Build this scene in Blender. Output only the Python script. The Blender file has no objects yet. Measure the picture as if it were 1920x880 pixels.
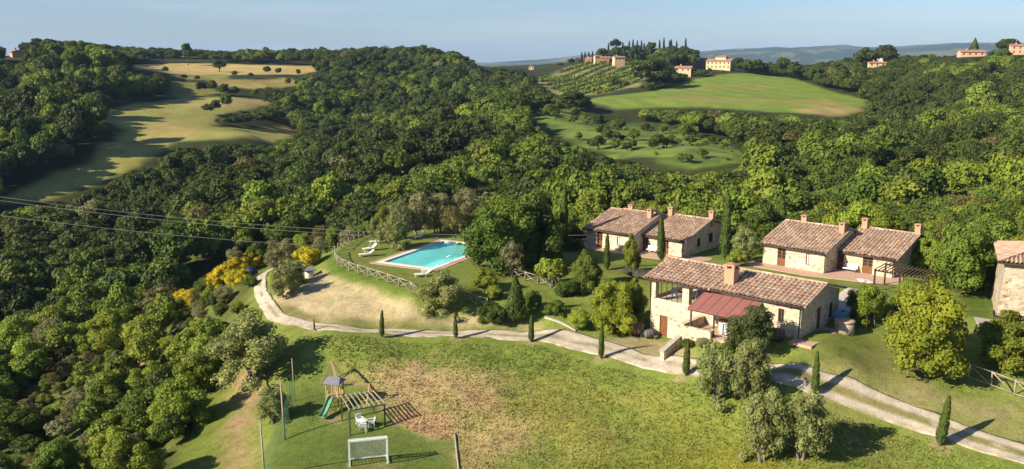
import bpy, bmesh, math, random
import numpy as np
from mathutils import Vector, Matrix

# ------------------------------------------------------------------ camera, world, sun, exposure
SC = bpy.context.scene
COL = SC.collection
CAM_H = 30.0
FPX = 1640.0                       # focal length in photo pixels (photo 1920 wide)
PITCH = math.atan(330.0 / FPX)     # true horizon at photo row 110
cam_data = bpy.data.cameras.new('camera')
cam_data.sensor_width = 36.0
cam_data.lens = FPX / 1920.0 * 36.0
cam_data.clip_start = 0.5
cam_data.clip_end = 40000.0
cam = bpy.data.objects.new('camera', cam_data)
cam.location = (0, 0, CAM_H)
cam.rotation_euler = (math.pi / 2 - PITCH, 0, 0)
COL.objects.link(cam)
SC.camera = cam

SUN_EL = math.radians(28)
SUN_AZ = math.atan2(-0.90, -0.44)          # direction towards the sun, clockwise from +Y
world = bpy.data.worlds.new('World')
SC.world = world
world.use_nodes = True
wn = world.node_tree
wn.nodes.clear()
sky = wn.nodes.new('ShaderNodeTexSky')
sky.sky_type = 'NISHITA'
sky.sun_disc = False
sky.sun_elevation = SUN_EL
sky.sun_rotation = SUN_AZ % (2 * math.pi)
sky.altitude = 300
sky.air_density = 1.0
sky.dust_density = 0.6
sky.ozone_density = 2.5
bg = wn.nodes.new('ShaderNodeBackground')
bg.inputs['Strength'].default_value = 0.057
wo = wn.nodes.new('ShaderNodeOutputWorld')
tint = wn.nodes.new('ShaderNodeMix'); tint.data_type = 'RGBA'; tint.blend_type = 'MULTIPLY'; tint.inputs[0].default_value = 1.0
tint.inputs[7].default_value = (0.84, 0.94, 1.17, 1)
wn.links.new(sky.outputs[0], tint.inputs[6])
tcw = wn.nodes.new('ShaderNodeTexCoord'); mpw = wn.nodes.new('ShaderNodeMapping'); mpw.inputs['Scale'].default_value = (2.2, 2.2, 26)
nzw = wn.nodes.new('ShaderNodeTexNoise'); nzw.inputs['Scale'].default_value = 1.6; nzw.inputs['Detail'].default_value = 5
crw = wn.nodes.new('ShaderNodeValToRGB'); crw.color_ramp.elements[0].position = .48; crw.color_ramp.elements[1].position = .78
crw.color_ramp.elements[0].color = (0, 0, 0, 1); crw.color_ramp.elements[1].color = (.22, .22, .22, 1)
thin = wn.nodes.new('ShaderNodeMix'); thin.data_type = 'RGBA'; thin.inputs[7].default_value = (8.5, 8.6, 9.0, 1)
wn.links.new(tcw.outputs['Generated'], mpw.inputs[0]); wn.links.new(mpw.outputs[0], nzw.inputs['Vector']); wn.links.new(nzw.outputs[0], crw.inputs[0])
wn.links.new(crw.outputs[0], thin.inputs[0]); wn.links.new(tint.outputs[2], thin.inputs[6]); wn.links.new(thin.outputs[2], bg.inputs['Color'])
wn.links.new(bg.outputs[0], wo.inputs['Surface'])

sun_data = bpy.data.lights.new('sun', 'SUN')
sun_data.energy = 5.0
sun_data.angle = math.radians(0.5)
sun_data.color = (1.0, 0.89, 0.69)
sun = bpy.data.objects.new('sun', sun_data)
to_sun = Vector((math.sin(SUN_AZ) * math.cos(SUN_EL), math.cos(SUN_AZ) * math.cos(SUN_EL), math.sin(SUN_EL)))
sun.rotation_euler = to_sun.to_track_quat('Z', 'Y').to_euler()
sun.location = to_sun * 300
COL.objects.link(sun)

SC.view_settings.view_transform = 'Standard'
SC.view_settings.look = 'None'
HAZE_DENSITY = 5.5e-5
SC.view_settings.exposure = 1.0
SC.view_settings.gamma = 1.0
SC.view_settings.use_curve_mapping = False
SC.render.engine = 'CYCLES'
SC.cycles.max_bounces = 5
SC.cycles.diffuse_bounces = 3
SC.cycles.glossy_bounces = 2
SC.cycles.transmission_bounces = 4
SC.cycles.transparent_max_bounces = 6
SC.cycles.volume_bounces = 0
SC.cycles.use_denoising = True

# ------------------------------------------------------------------ survey helpers (photo ray -> world point)
CP, SP = math.cos(PITCH), math.sin(PITCH)
def ray(px, py):
    a = (px - 960) / FPX
    b = (440 - py) / FPX
    return np.array([a, CP + b * SP, -SP + b * CP])
def at_z(px, py, z):
    r = ray(px, py)
    return np.array([0, 0, CAM_H]) + r * (z - CAM_H) / r[2]
def at_y(px, py, Y):
    r = ray(px, py)
    return np.array([0, 0, CAM_H]) + r * Y / r[1]

# ------------------------------------------------------------------ noise
def _hash(ix, iy, seed):
    h = (ix * 374761393 + iy * 668265263 + seed * 974711) & 0x7fffffff
    h = ((h ^ (h >> 13)) * 1274126177) & 0x7fffffff
    return ((h ^ (h >> 16)) & 0xffff) / 65535.0
def vnoise(x, y, seed=0):
    x = np.asarray(x, float); y = np.asarray(y, float)
    ix = np.floor(x).astype(np.int64); iy = np.floor(y).astype(np.int64)
    fx = x - ix; fy = y - iy
    fx = fx * fx * (3 - 2 * fx); fy = fy * fy * (3 - 2 * fy)
    a = _hash(ix, iy, seed); b = _hash(ix + 1, iy, seed)
    c = _hash(ix, iy + 1, seed); d = _hash(ix + 1, iy + 1, seed)
    return (a * (1 - fx) + b * fx) * (1 - fy) + (c * (1 - fx) + d * fx) * fy
def fbm(x, y, seed=0, octv=4):
    s = 0; a = 0.5; t = 0
    for i in range(octv):
        s = s + a * vnoise(x * 2 ** i, y * 2 ** i, seed + i * 17); t += a; a *= 0.55
    return s / t
def sstep(a, b, x):
    t = np.clip((x - a) / (b - a), 0, 1)
    return t * t * (3 - 2 * t)
def poly_sd(poly, x, y):
    """signed distance to a polygon, negative inside"""
    x = np.asarray(x, float); y = np.asarray(y, float)
    d = np.full(x.shape, 1e18); ins = np.zeros(x.shape, bool)
    n = len(poly)
    for i in range(n):
        ax, ay = poly[i]; bx, by = poly[(i + 1) % n]
        ex, ey = bx - ax, by - ay
        t = np.clip(((x - ax) * ex + (y - ay) * ey) / (ex * ex + ey * ey + 1e-12), 0, 1)
        d = np.minimum(d, (x - ax - t * ex) ** 2 + (y - ay - t * ey) ** 2)
        c = ((ay > y) != (by > y)) & (x < (bx - ax) * (y - ay) / (by - ay + 1e-12) + ax)
        ins ^= c
    d = np.sqrt(d)
    return np.where(ins, -d, d)

# ------------------------------------------------------------------ objects, names, labels
def tag(o, label=None, cat=None, group=None, kind=None):
    if label: o['label'] = label
    if cat: o['category'] = cat
    if group: o['group'] = group
    if kind: o['kind'] = kind
    return o
def empty(name, loc, rz=0.0, label=None, cat=None, group=None):
    o = bpy.data.objects.new(name, None)
    o.empty_display_size = 0.3
    o.location = loc
    o.rotation_euler = (0, 0, rz)
    COL.objects.link(o)
    return tag(o, label, cat, group)
def link(name, me, parent=None, loc=None, rz=None, sc=None):
    o = bpy.data.objects.new(name, me)
    COL.objects.link(o)
    if parent is not None: o.parent = parent
    if loc is not None: o.location = loc
    if rz is not None: o.rotation_euler = (0, 0, rz)
    if sc is not None: o.scale = sc
    return o
def np_mesh(name, V, Fq, mats, smooth=False, mat_idx=None, col=None, coldom='POINT'):
    """mesh from numpy arrays; Fq (n,4) or (n,3)"""
    V = np.ascontiguousarray(V, np.float32); Fq = np.ascontiguousarray(Fq, np.int32)
    me = bpy.data.meshes.new(name)
    n, k = Fq.shape
    me.vertices.add(len(V)); me.vertices.foreach_set('co', V.ravel())
    me.loops.add(n * k); me.loops.foreach_set('vertex_index', Fq.ravel())
    me.polygons.add(n)
    me.polygons.foreach_set('loop_start', np.arange(0, n * k, k, dtype=np.int32))
    me.polygons.foreach_set('loop_total', np.full(n, k, np.int32))
    if mat_idx is not None: me.polygons.foreach_set('material_index', np.ascontiguousarray(mat_idx, np.int32))
    me.polygons.foreach_set('use_smooth', np.full(n, smooth, bool))
    for m in mats: me.materials.append(m)
    if col is not None:
        a = me.attributes.new('tint', 'FLOAT_COLOR', coldom)
        c = np.ones((len(col), 4), np.float32); c[:, :3] = col
        a.data.foreach_set('color', c.ravel())
    me.update(calc_edges=True)
    return me
class MB:
    """collects shapes; build() links them as ONE mesh object"""
    def __init__(self): self.v = []; self.f = []; self.m = []; self.s = []
    def add(self, vs, fs, m=0, smooth=False):
        b = len(self.v)
        self.v += [tuple(map(float, p)) for p in vs]
        for f in fs:
            self.f.append(tuple(b + i for i in f)); self.m.append(m); self.s.append(smooth)
        return self
    def box(self, x0, x1, y0, y1, z0, z1, m=0):
        return self.add([(x0, y0, z0), (x1, y0, z0), (x1, y1, z0), (x0, y1, z0), (x0, y0, z1), (x1, y0, z1), (x1, y1, z1), (x0, y1, z1)],
                        [(0, 3, 2, 1), (4, 5, 6, 7), (0, 1, 5, 4), (1, 2, 6, 5), (2, 3, 7, 6), (3, 0, 4, 7)], m)
    def bar(self, p, q, w, h=None, m=0, up=(0, 0, 1)):
        p = Vector(p); q = Vector(q); h = h or w
        d = (q - p).normalized(); u = Vector(up)
        if abs(d.dot(u)) > 0.98: u = Vector((1, 0, 0))
        s = d.cross(u).normalized(); u = s.cross(d)
        c = []
        for e in (p, q):
            for a, b in ((-1, -1), (1, -1), (1, 1), (-1, 1)): c.append(e + s * a * w / 2 + u * b * h / 2)
        return self.add(c, [(3, 2, 1, 0), (4, 5, 6, 7), (0, 1, 5, 4), (1, 2, 6, 5), (2, 3, 7, 6), (3, 0, 4, 7)], m)
    def tube(self, pts, rad, n=8, m=0, caps=True):
        pts = [Vector(p) for p in pts]
        rs = rad if isinstance(rad, (list, tuple)) else [rad] * len(pts)
        vs = []; fs = []; pu = None
        for i, p in enumerate(pts):
            d = (pts[min(i + 1, len(pts) - 1)] - pts[max(i - 1, 0)]).normalized()
            u = pu or (Vector((1, 0, 0)) if abs(d.z) > 0.9 else Vector((0, 0, 1)))
            s = d.cross(u).normalized(); u = s.cross(d).normalized(); pu = u
            for k in range(n):
                a = 2 * math.pi * k / n
                vs.append(p + (s * math.cos(a) + u * math.sin(a)) * rs[i])
        for i in range(len(pts) - 1):
            for k in range(n):
                a, b = i * n + k, i * n + (k + 1) % n
                fs.append((a, b, b + n, a + n))
        if caps:
            fs.append(tuple(range(n - 1, -1, -1))); fs.append(tuple(range(len(vs) - n, len(vs))))
        return self.add(vs, fs, m, True)
    def lathe(self, prof, c=(0, 0, 0), n=20, m=0, axis='z'):
        vs = []; fs = []
        for r, z in prof:
            for k in range(n):
                a = 2 * math.pi * k / n
                p = (r * math.cos(a), r * math.sin(a), z)
                if axis == 'x': p = (p[2], p[0], p[1])
                vs.append((p[0] + c[0], p[1] + c[1], p[2] + c[2]))
        for i in range(len(prof) - 1):
            for k in range(n):
                a, b = i * n + k, i * n + (k + 1) % n
                fs.append((a, b, b + n, a + n))
        fs.append(tuple(range(n - 1, -1, -1))); fs.append(tuple(range(len(vs) - n, len(vs))))
        return self.add(vs, fs, m, n > 10)
    def prism(self, poly, z0, z1, m=0):
        n = len(poly)
        vs = [(x, y, z0) for x, y in poly] + [(x, y, z1) for x, y in poly]
        fs = [tuple(range(n - 1, -1, -1)), tuple(range(n, 2 * n))] + [(i, (i + 1) % n, (i + 1) % n + n, i + n) for i in range(n)]
        return self.add(vs, fs, m)
    def quad(self, a, b, c, d, m=0): return self.add([a, b, c, d], [(0, 1, 2, 3)], m)
    def mesh(self, name, mats):
        me = bpy.data.meshes.new(name)
        me.from_pydata(self.v, [], self.f)
        for m in (mats if isinstance(mats, (list, tuple)) else [mats]): me.materials.append(m)
        me.polygons.foreach_set('material_index', self.m)
        me.polygons.foreach_set('use_smooth', self.s)
        me.update()
        return me
    def build(self, name, mats, parent=None, **k):
        return link(name, self.mesh(name, mats), parent, **k)

# ------------------------------------------------------------------ materials
def new_mat(name):
    m = bpy.data.materials.new(name); m.use_nodes = True
    nt = m.node_tree; nt.nodes.clear()
    out = nt.nodes.new('ShaderNodeOutputMaterial')
    p = nt.nodes.new('ShaderNodeBsdfPrincipled')
    nt.links.new(p.outputs[0], out.inputs['Surface'])
    return m, nt, p, out
def N(nt, t, **kw):
    n = nt.nodes.new(t)
    for k, v in kw.items():
        if k in n.inputs: n.inputs[k].default_value = v
        else: setattr(n, k, v)
    return n
def ramp(nt, fac, stops):
    r = nt.nodes.new('ShaderNodeValToRGB')
    e = r.color_ramp.elements
    while len(e) < len(stops): e.new(0.5)
    for el, (pos, c) in zip(e, stops):
        el.position = pos; el.color = (*c, 1)
    nt.links.new(fac, r.inputs[0])
    return r.outputs[0]
def noise_fac(nt, scale, detail=4, coord='Object', rough=0.6, dim=None):
    tc = nt.nodes.new('ShaderNodeTexCoord')
    n = nt.nodes.new('ShaderNodeTexNoise')
    n.inputs['Scale'].default_value = scale; n.inputs['Detail'].default_value = detail; n.inputs['Roughness'].default_value = rough
    nt.links.new(tc.outputs[coord], n.inputs['Vector'])
    return n.outputs[0]
def mixc(nt, fac, a, b, mode='MIX'):
    m = nt.nodes.new('ShaderNodeMix'); m.data_type = 'RGBA'; m.blend_type = mode
    for s, v in ((m.inputs[0], fac), (m.inputs[6], a), (m.inputs[7], b)):
        if hasattr(v, 'is_linked'): nt.links.new(v, s)
        elif isinstance(v, (int, float)): s.default_value = v
        else: s.default_value = (*v, 1)
    return m.outputs[2]
def bump(nt, p, h, strength=0.4, dist=0.05):
    b = nt.nodes.new('ShaderNodeBump'); b.inputs['Strength'].default_value = strength; b.inputs['Distance'].default_value = dist
    nt.links.new(h, b.inputs['Height']); nt.links.new(b.outputs[0], p.inputs['Normal'])
def plain(name, c1, c2=None, scale=3.0, rough=0.7, spec=0.3, metal=0.0, bmp=0.0):
    m, nt, p, o = new_mat(name)
    c2 = c2 or tuple(v * 0.75 for v in c1)
    f = noise_fac(nt, scale, 5)
    nt.links.new(ramp(nt, f, [(0.3, c2), (0.7, c1)]), p.inputs['Base Color'])
    p.inputs['Roughness'].default_value = rough; p.inputs['Specular IOR Level'].default_value = spec; p.inputs['Metallic'].default_value = metal
    if bmp: bump(nt, p, f, bmp)
    return m
def stone_mat(name, pal, mortar, scale=3.2, dark=0.5):
    m, nt, p, o = new_mat(name)
    tc = N(nt, 'ShaderNodeTexCoord')
    mp = N(nt, 'ShaderNodeMapping'); mp.inputs['Scale'].default_value = (1, 1, 1.7)
    nt.links.new(tc.outputs['Object'], mp.inputs['Vector'])
    nz = N(nt, 'ShaderNodeTexNoise', Scale=2.5, Detail=2.0)
    nt.links.new(mp.outputs[0], nz.inputs['Vector'])
    warp = mixc(nt, 0.12, mp.outputs[0], nz.outputs['Color'], 'ADD')
    v1 = N(nt, 'ShaderNodeTexVoronoi', Scale=scale); nt.links.new(warp, v1.inputs['Vector'])
    v2 = N(nt, 'ShaderNodeTexVoronoi', Scale=scale, feature='DISTANCE_TO_EDGE'); nt.links.new(warp, v2.inputs['Vector'])
    sep = N(nt, 'ShaderNodeSeparateColor'); nt.links.new(v1.outputs['Color'], sep.inputs[0])
    stones = ramp(nt, sep.outputs[0], [(i / (len(pal) - 1), c) for i, c in enumerate(pal)])
    edge = ramp(nt, v2.outputs['Distance'], [(0.02, (0, 0, 0)), (0.10, (1, 1, 1))])
    c = mixc(nt, edge, mortar, stones)
    big = noise_fac(nt, 0.7, 3)
    c = mixc(nt, 0.35, c, ramp(nt, big, [(0.35, (0.55, 0.5, 0.45)), (0.65, (1.15, 1.1, 1.05))]), 'MULTIPLY')
    nt.links.new(c, p.inputs['Base Color'])
    p.inputs['Roughness'].default_value = 0.9; p.inputs['Specular IOR Level'].default_value = 0.15
    bump(nt, p, edge, 0.5, 0.03)
    return m
def attr_mat(name, rough=0.8, noise_scale=2.0, amt=0.5, fine=None, spec=0.2):
    m, nt, p, o = new_mat(name)
    a = N(nt, 'ShaderNodeAttribute', attribute_name='tint')
    f = noise_fac(nt, noise_scale, 6, rough=0.7)
    c = mixc(nt, amt, a.outputs['Color'], ramp(nt, f, [(0.28, (0.35, 0.38, 0.35)), (0.5, (1, 1, 1)), (0.75, (1.5, 1.42, 1.35))]), 'MULTIPLY')
    if fine:
        f2 = noise_fac(nt, fine, 3, rough=0.8)
        c = mixc(nt, amt, c, ramp(nt, f2, [(0.3, (0.45, 0.5, 0.45)), (0.55, (1, 1, 1)), (0.75, (1.4, 1.35, 1.25))]), 'MULTIPLY')
        bump(nt, p, f2, 0.6, 0.15)
    nt.links.new(c, p.inputs['Base Color'])
    p.inputs['Roughness'].default_value = rough; p.inputs['Specular IOR Level'].default_value = spec
    return m
def leaf_mat(name, dark, lite, var=0.28, trans=0.30, scale=0.55):
    m, nt, p, o = new_mat(name)
    oi = N(nt, 'ShaderNodeObjectInfo')
    f = noise_fac(nt, scale, 3)
    c = ramp(nt, f, [(0.32, dark), (0.68, lite)])
    hs = N(nt, 'ShaderNodeHueSaturation')
    mr = N(nt, 'ShaderNodeMapRange'); nt.links.new(oi.outputs['Random'], mr.inputs[0]); mr.inputs[3].default_value = 1 - var; mr.inputs[4].default_value = 1 + var
    mul = N(nt, 'ShaderNodeMath', operation='MULTIPLY'); nt.links.new(oi.outputs['Random'], mul.inputs[0]); mul.inputs[1].default_value = 7.31
    fr = N(nt, 'ShaderNodeMath', operation='FRACT'); nt.links.new(mul.outputs[0], fr.inputs[0])
    mh = N(nt, 'ShaderNodeMapRange'); nt.links.new(fr.outputs[0], mh.inputs[0]); mh.inputs[3].default_value = 0.488; mh.inputs[4].default_value = 0.515
    nt.links.new(mr.outputs[0], hs.inputs['Value']); nt.links.new(mh.outputs[0], hs.inputs['Hue']); nt.links.new(c, hs.inputs['Color'])
    nt.links.new(hs.outputs[0], p.inputs['Base Color'])
    p.inputs['Roughness'].default_value = 0.6; p.inputs['Specular IOR Level'].default_value = 0.25
    t = N(nt, 'ShaderNodeBsdfTranslucent'); nt.links.new(hs.outputs[0], t.inputs['Color'])
    mx = N(nt, 'ShaderNodeMixShader'); mx.inputs[0].default_value = trans
    nt.links.new(p.outputs[0], mx.inputs[1]); nt.links.new(t.outputs[0], mx.inputs[2]); nt.links.new(mx.outputs[0], o.inputs['Surface'])
    return m

M = {}
M['stone'] = stone_mat('honey_stone', [(0.24, 0.185, 0.12), (0.55, 0.455, 0.32), (0.62, 0.53, 0.39), (0.40, 0.32, 0.22), (0.58, 0.49, 0.36), (0.66, 0.58, 0.45), (0.33, 0.26, 0.17)], (0.64, 0.55, 0.42), 3.3)
M['old_stone'] = stone_mat('old_stone', [(0.20, 0.16, 0.11), (0.42, 0.34, 0.24), (0.52, 0.44, 0.33), (0.28, 0.22, 0.15), (0.58, 0.50, 0.40), (0.36, 0.27, 0.18)], (0.48, 0.41, 0.31), 3.0)
M['brick'] = plain('chimney_brick', (0.50, 0.31, 0.20), (0.34, 0.20, 0.13), 9, 0.85, 0.2)
M['terracotta'] = plain('terracotta_paving', (0.52, 0.35, 0.26), (0.40, 0.26, 0.19), 5, 0.85, 0.2)
M['wood_door'] = plain('brown_door_wood', (0.23, 0.085, 0.03), (0.14, 0.05, 0.02), 6, 0.5, 0.4)
M['dark_wood'] = plain('dark_beam_wood', (0.09, 0.055, 0.035), (0.05, 0.03, 0.02), 6, 0.75)
M['pale_wood'] = plain('weathered_wood', (0.38, 0.32, 0.25), (0.24, 0.19, 0.14), 7, 0.85)
M['fence_wood'] = plain('fence_pole_wood', (0.36, 0.31, 0.25), (0.22, 0.18, 0.14), 5, 0.9)
M['yellow_wood'] = plain('treated_pine', (0.42, 0.30, 0.15), (0.30, 0.20, 0.10), 6, 0.75)
M['bark'] = plain('bark', (0.14, 0.11, 0.08), (0.06, 0.045, 0.035), 4, 0.95, 0.1, bmp=0.5)
M['grey_bark'] = plain('grey_bark', (0.26, 0.23, 0.19), (0.12, 0.10, 0.08), 5, 0.95, 0.1, bmp=0.5)
M['glass'] = plain('window_glass', (0.03, 0.035, 0.04), (0.02, 0.022, 0.026), 1, 0.08, 0.6)
M['white'] = plain('white_plastic', (0.80, 0.80, 0.78), (0.70, 0.70, 0.67), 3, 0.4, 0.4)
M['cream'] = plain('cream_fabric', (0.72, 0.66, 0.54), (0.60, 0.54, 0.43), 4, 0.8)
M['iron'] = plain('dark_iron', (0.03, 0.03, 0.033), (0.02, 0.02, 0.02), 6, 0.5, 0.5)
M['rust'] = plain('dark_rust_frame', (0.07, 0.04, 0.03), (0.04, 0.025, 0.02), 6, 0.7)
M['awning'] = plain('red_awning_sheet', (0.27, 0.11, 0.09), (0.22, 0.09, 0.075), 1.2, 0.7)
M['grey_paint'] = plain('grey_roof_board', (0.20, 0.19, 0.24), (0.15, 0.14, 0.18), 3, 0.6)
M['green_plastic'] = plain('green_plastic', (0.16, 0.36, 0.22), (0.13, 0.30, 0.18), 2, 0.35, 0.5)
M['blue_plastic'] = plain('blue_plastic', (0.14, 0.30, 0.42), (0.10, 0.22, 0.33), 2, 0.5)
M['navy'] = plain('navy_tarp', (0.02, 0.035, 0.08), (0.012, 0.02, 0.05), 3, 0.5)
M['concrete'] = plain('concrete', (0.42, 0.38, 0.33), (0.30, 0.27, 0.23), 4, 0.9, 0.2)
M['gutter'] = plain('copper_brown_gutter', (0.08, 0.05, 0.04), (0.05, 0.035, 0.03), 3, 0.5)
M['tile'] = attr_mat('roof_tile', 0.85, 1.0, 0.3, None, 0.15)
M['pink_wall'] = plain('pink_plaster', (0.60, 0.38, 0.25), (0.52, 0.32, 0.20), 0.6, 0.9)
M['ochre_wall'] = plain('ochre_plaster', (0.62, 0.46, 0.28), (0.52, 0.38, 0.22), 0.6, 0.9)
M['red_wall'] = plain('brick_red_plaster', (0.42, 0.17, 0.11), (0.35, 0.14, 0.09), 0.6, 0.9)
M['white_wall'] = plain('white_plaster', (0.70, 0.66, 0.60), (0.62, 0.58, 0.52), 0.6, 0.9)
M['far_roof'] = plain('far_tile_roof', (0.36, 0.20, 0.14), (0.25, 0.14, 0.10), 1.2, 0.9)
M['oak'] = leaf_mat('oak_leaves', (0.033, 0.049, 0.007), (0.093, 0.119, 0.017))
M['mid'] = leaf_mat('mixed_leaves', (0.052, 0.080, 0.010), (0.137, 0.184, 0.023))
M['lite'] = leaf_mat('light_leaves', (0.094, 0.136, 0.013), (0.235, 0.287, 0.033))
M['oak_n'] = leaf_mat('near_oak_leaves', (0.048, 0.079, 0.012), (0.135, 0.185, 0.025))
M['mid_n'] = leaf_mat('near_mixed_leaves', (0.070, 0.105, 0.011), (0.186, 0.239, 0.028))
M['lite_n'] = leaf_mat('near_light_leaves', (0.120, 0.164, 0.014), (0.300, 0.345, 0.037))
M['olive_d'] = leaf_mat('grey_green_leaves', (0.057, 0.075, 0.018), (0.152, 0.172, 0.051), 0.1)
M['yellowgreen'] = leaf_mat('yellow_green_leaves', (0.145, 0.175, 0.012), (0.34, 0.345, 0.032), 0.10)
M['olive'] = leaf_mat('olive_leaves', (0.133, 0.153, 0.043), (0.335, 0.358, 0.120), 0.12)
M['grey'] = leaf_mat('grey_willow_leaves', (0.147, 0.150, 0.055), (0.332, 0.319, 0.138), 0.15)
M['brownleaf'] = leaf_mat('brown_dry_leaves', (0.101, 0.088, 0.030), (0.225, 0.181, 0.065), 0.2)
M['cyp'] = leaf_mat('cypress_leaves', (0.032, 0.055, 0.008), (0.100, 0.130, 0.018), 0.15, 0.15, 1.5)
M['farcyp'] = leaf_mat('dark_cypress_leaves', (0.008, 0.016, 0.007), (0.020, 0.034, 0.012), 0.15, 0.1, 1.0)
M['broom'] = leaf_mat('broom_flowers', (0.22, 0.19, 0.008), (0.74, 0.55, 0.020), 0.08, 0.2, 1.4)
M['lavender'] = leaf_mat('lavender', (0.08, 0.09, 0.055), (0.16, 0.165, 0.11), 0.1)
# ------------------------------------------------------------------ terrain heights, from surveyed points
CTRL = []                                        # (x, y, z)
def gz(px, py, z): CTRL.append(tuple(at_z(px, py, z)))
def gY(px, py, Y): CTRL.append(tuple(at_y(px, py, Y)))
def cY(px, py, Y, h=8.0):                        # canopy seen at distance Y, ground h below
    p = at_y(px, py, Y); CTRL.append((p[0], p[1], p[2] - h))
for a in [(520, 875, 0), (860, 875, 0), (560, 760, 0), (690, 800, 0), (530, 720, .1), (850, 825, 0), (620, 720, .5), (740, 740, .6), (800, 700, 1.5), (850, 760, 1.1),
          (450, 870, -2), (430, 760, -1.6), (410, 700, -1.4), (950, 870, .4), (1100, 850, .8), (1300, 860, 1.0), (1200, 760, 2.0), (1000, 720, 1.8), (900, 660, 2.6), (1500, 860, 1.9), (1700, 875, 1.7), (1300, 745, 3.1), (1450, 745, 3.9), (1400, 800, 2.5), (650, 660, 2.5), (600, 640, 2.85), (650, 690, 1.5), (700, 640, 2.95), (700, 606, 3.2), (600, 600, 3.25), (600, 626, 2.98), (850, 642, 2.95), (850, 612, 3.15), (1000, 646, 3.1), (1000, 618, 3.35), (1120, 668, 3.1), (530, 620, 2.5), (520, 600, 2.95), (475, 560, 2.6), (470, 530, 2.7),
          (500, 590, 3.2), (560, 605, 3.1), (700, 622, 3.1), (850, 628, 3.1), (1000, 632, 3.2), (1100, 645, 3.3), (1230, 685, 3.6), (1310, 692, 4.4), (1380, 694, 4.9), (1460, 697, 5.2), (1520, 712, 4.9), (1560, 729, 4.5), (1600, 743, 4.1), (1700, 780, 3.3), (1850, 835, 2.5), (492, 545, 3.0), (497, 512, 2.95), (520, 498, 3.3), (460, 520, 1.6), (850, 590, 3.9), (760, 612, 3.3), (930, 600, 3.9), (930, 622, 3.2), (1180, 650, 3.5),
          (1600, 645, 6.1), (1560, 690, 5.6), (1640, 700, 5.2), (1700, 718, 4.7), (1850, 720, 4.6), (1960, 760, 4.0), (1862, 602, 7.2), (1920, 612, 7.0), (1830, 560, 7.3), (1600, 560, 6.9), (1590, 525, 7.0), (1700, 560, 7.1), (1650, 600, 6.6),
          (1150, 495, 5.9), (1220, 525, 6.0), (1060, 560, 4.8), (1020, 605, 4.0), (1110, 600, 4.2), (960, 590, 4.3), (1180, 622, 3.8), (1600, 620, 6.3), (1050, 480, 5.8),
          (1428, 496, 6.5), (1668, 530, 6.8), (1540, 516, 6.7), (1400, 500, 6.4),
          (560, 560, 4.3), (650, 585, 3.9), (640, 535, 5.2), (760, 585, 4.3), (560, 520, 4.4), (590, 480, 4.6), (520, 505, 2.8),
          (430, 600, 0), (440, 532, 0.6), (480, 513, 1.4), (400, 543, -.6), (430, 515, .2), (350, 590, -5), (200, 650, -9.5), (100, 760, -10), (20, 860, -10), (200, 870, -6.5), (320, 840, -3.4), (350, 720, -4), (300, 640, -6)]:
    gz(*a)
for a in [(150, 345, 285), (300, 240, 380), (480, 255, 365), (400, 250, 360), (200, 225, 400), (350, 192, 470), (450, 195, 475), (560, 152, 610), (300, 127, 690), (560, 130, 690), (400, 112, 780), (450, 108, 860), (250, 130, 640),
          (960, 140, 900), (1050, 165, 640), (1100, 245, 360), (1050, 218, 400), (1300, 275, 290), (1200, 305, 260), (1330, 305, 255), (1120, 187, 480), (1350, 198, 450), (1600, 208, 430), (1250, 170, 550), (1400, 141, 640), (1490, 155, 580), (1600, 190, 480),
          (1345, 131, 690), (1130, 145, 720), (1060, 150, 740), (1200, 130, 780), (1160, 117, 860), (1110, 118, 860), (1825, 106, 620), (1900, 106, 640), (1650, 124, 640), (1430, 129, 900), (1500, 134, 850), (1430, 126, 1200), (1560, 126, 1150), (960, 138, 1150), (1040, 136, 1150)]:
    gY(*a)
for a in [(222, 272, 335), (160, 320, 300), (340, 192, 470), (240, 225, 400)]:
    gY(*a)
for a in [(60, 78, 520), (170, 78, 540), (260, 104, 570), (315, 172, 440), (190, 227, 327), (150, 150, 440), (60, 210, 360), (40, 300, 276), (0, 122, 470), (240, 150, 490), (120, 252, 309), (-160, 105, 480), (-120, 260, 350),
          (100, 470, 190), (-150, 480, 190), (0, 395, 245), (480, 445, 175), (450, 350, 235), (600, 395, 175), (740, 400, 150), (850, 390, 142), (700, 300, 250), (850, 250, 300), (960, 300, 250), (900, 208, 380), (1010, 180, 430), (1035, 270, 290), (600, 290, 270), (490, 300, 300), (540, 258, 370), (300, 420, 190), (250, 520, 150),
          (600, 225, 470), (700, 165, 580), (800, 128, 680), (860, 105, 720), (750, 92, 790), (620, 102, 790), (650, 170, 570), (910, 150, 620), (925, 165, 570),
          (1000, 385, 150), (1150, 350, 175), (1300, 350, 175), (1450, 370, 155), (1600, 350, 150), (1800, 350, 135), (1920, 345, 125), (1250, 312, 225), (1300, 205, 400), (1450, 225, 380), (1200, 215, 410), (1560, 260, 290),
          (1650, 235, 350), (1750, 190, 410), (1850, 250, 280), (1900, 175, 400), (1700, 140, 540), (1560, 130, 660), (1480, 122, 780), (1650, 112, 660), (1960, 240, 260), (2050, 140, 420), (2100, 300, 170), (1250, 88, 950), (1130, 98, 950), (1350, 104, 880)]:
    cY(*a)
CTRL += [(-60, 20, -12), (-20, 20, -3), (20, 20, -1), (60, 20, 2), (110, 40, 6), (140, 90, 8), (-130, 80, -18), (-300, 150, -10), (-500, 300, 15), (300, 150, 15), (500, 300, 35), (700, 500, 60),
         (-900, 1000, 20), (-300, 1200, 18), (0, 1200, -10), (300, 1300, 10), (900, 1000, 40), (-1200, 500, 25), (0, 1700, -60), (-900, 1800, -50), (900, 1800, -50)]
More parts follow.
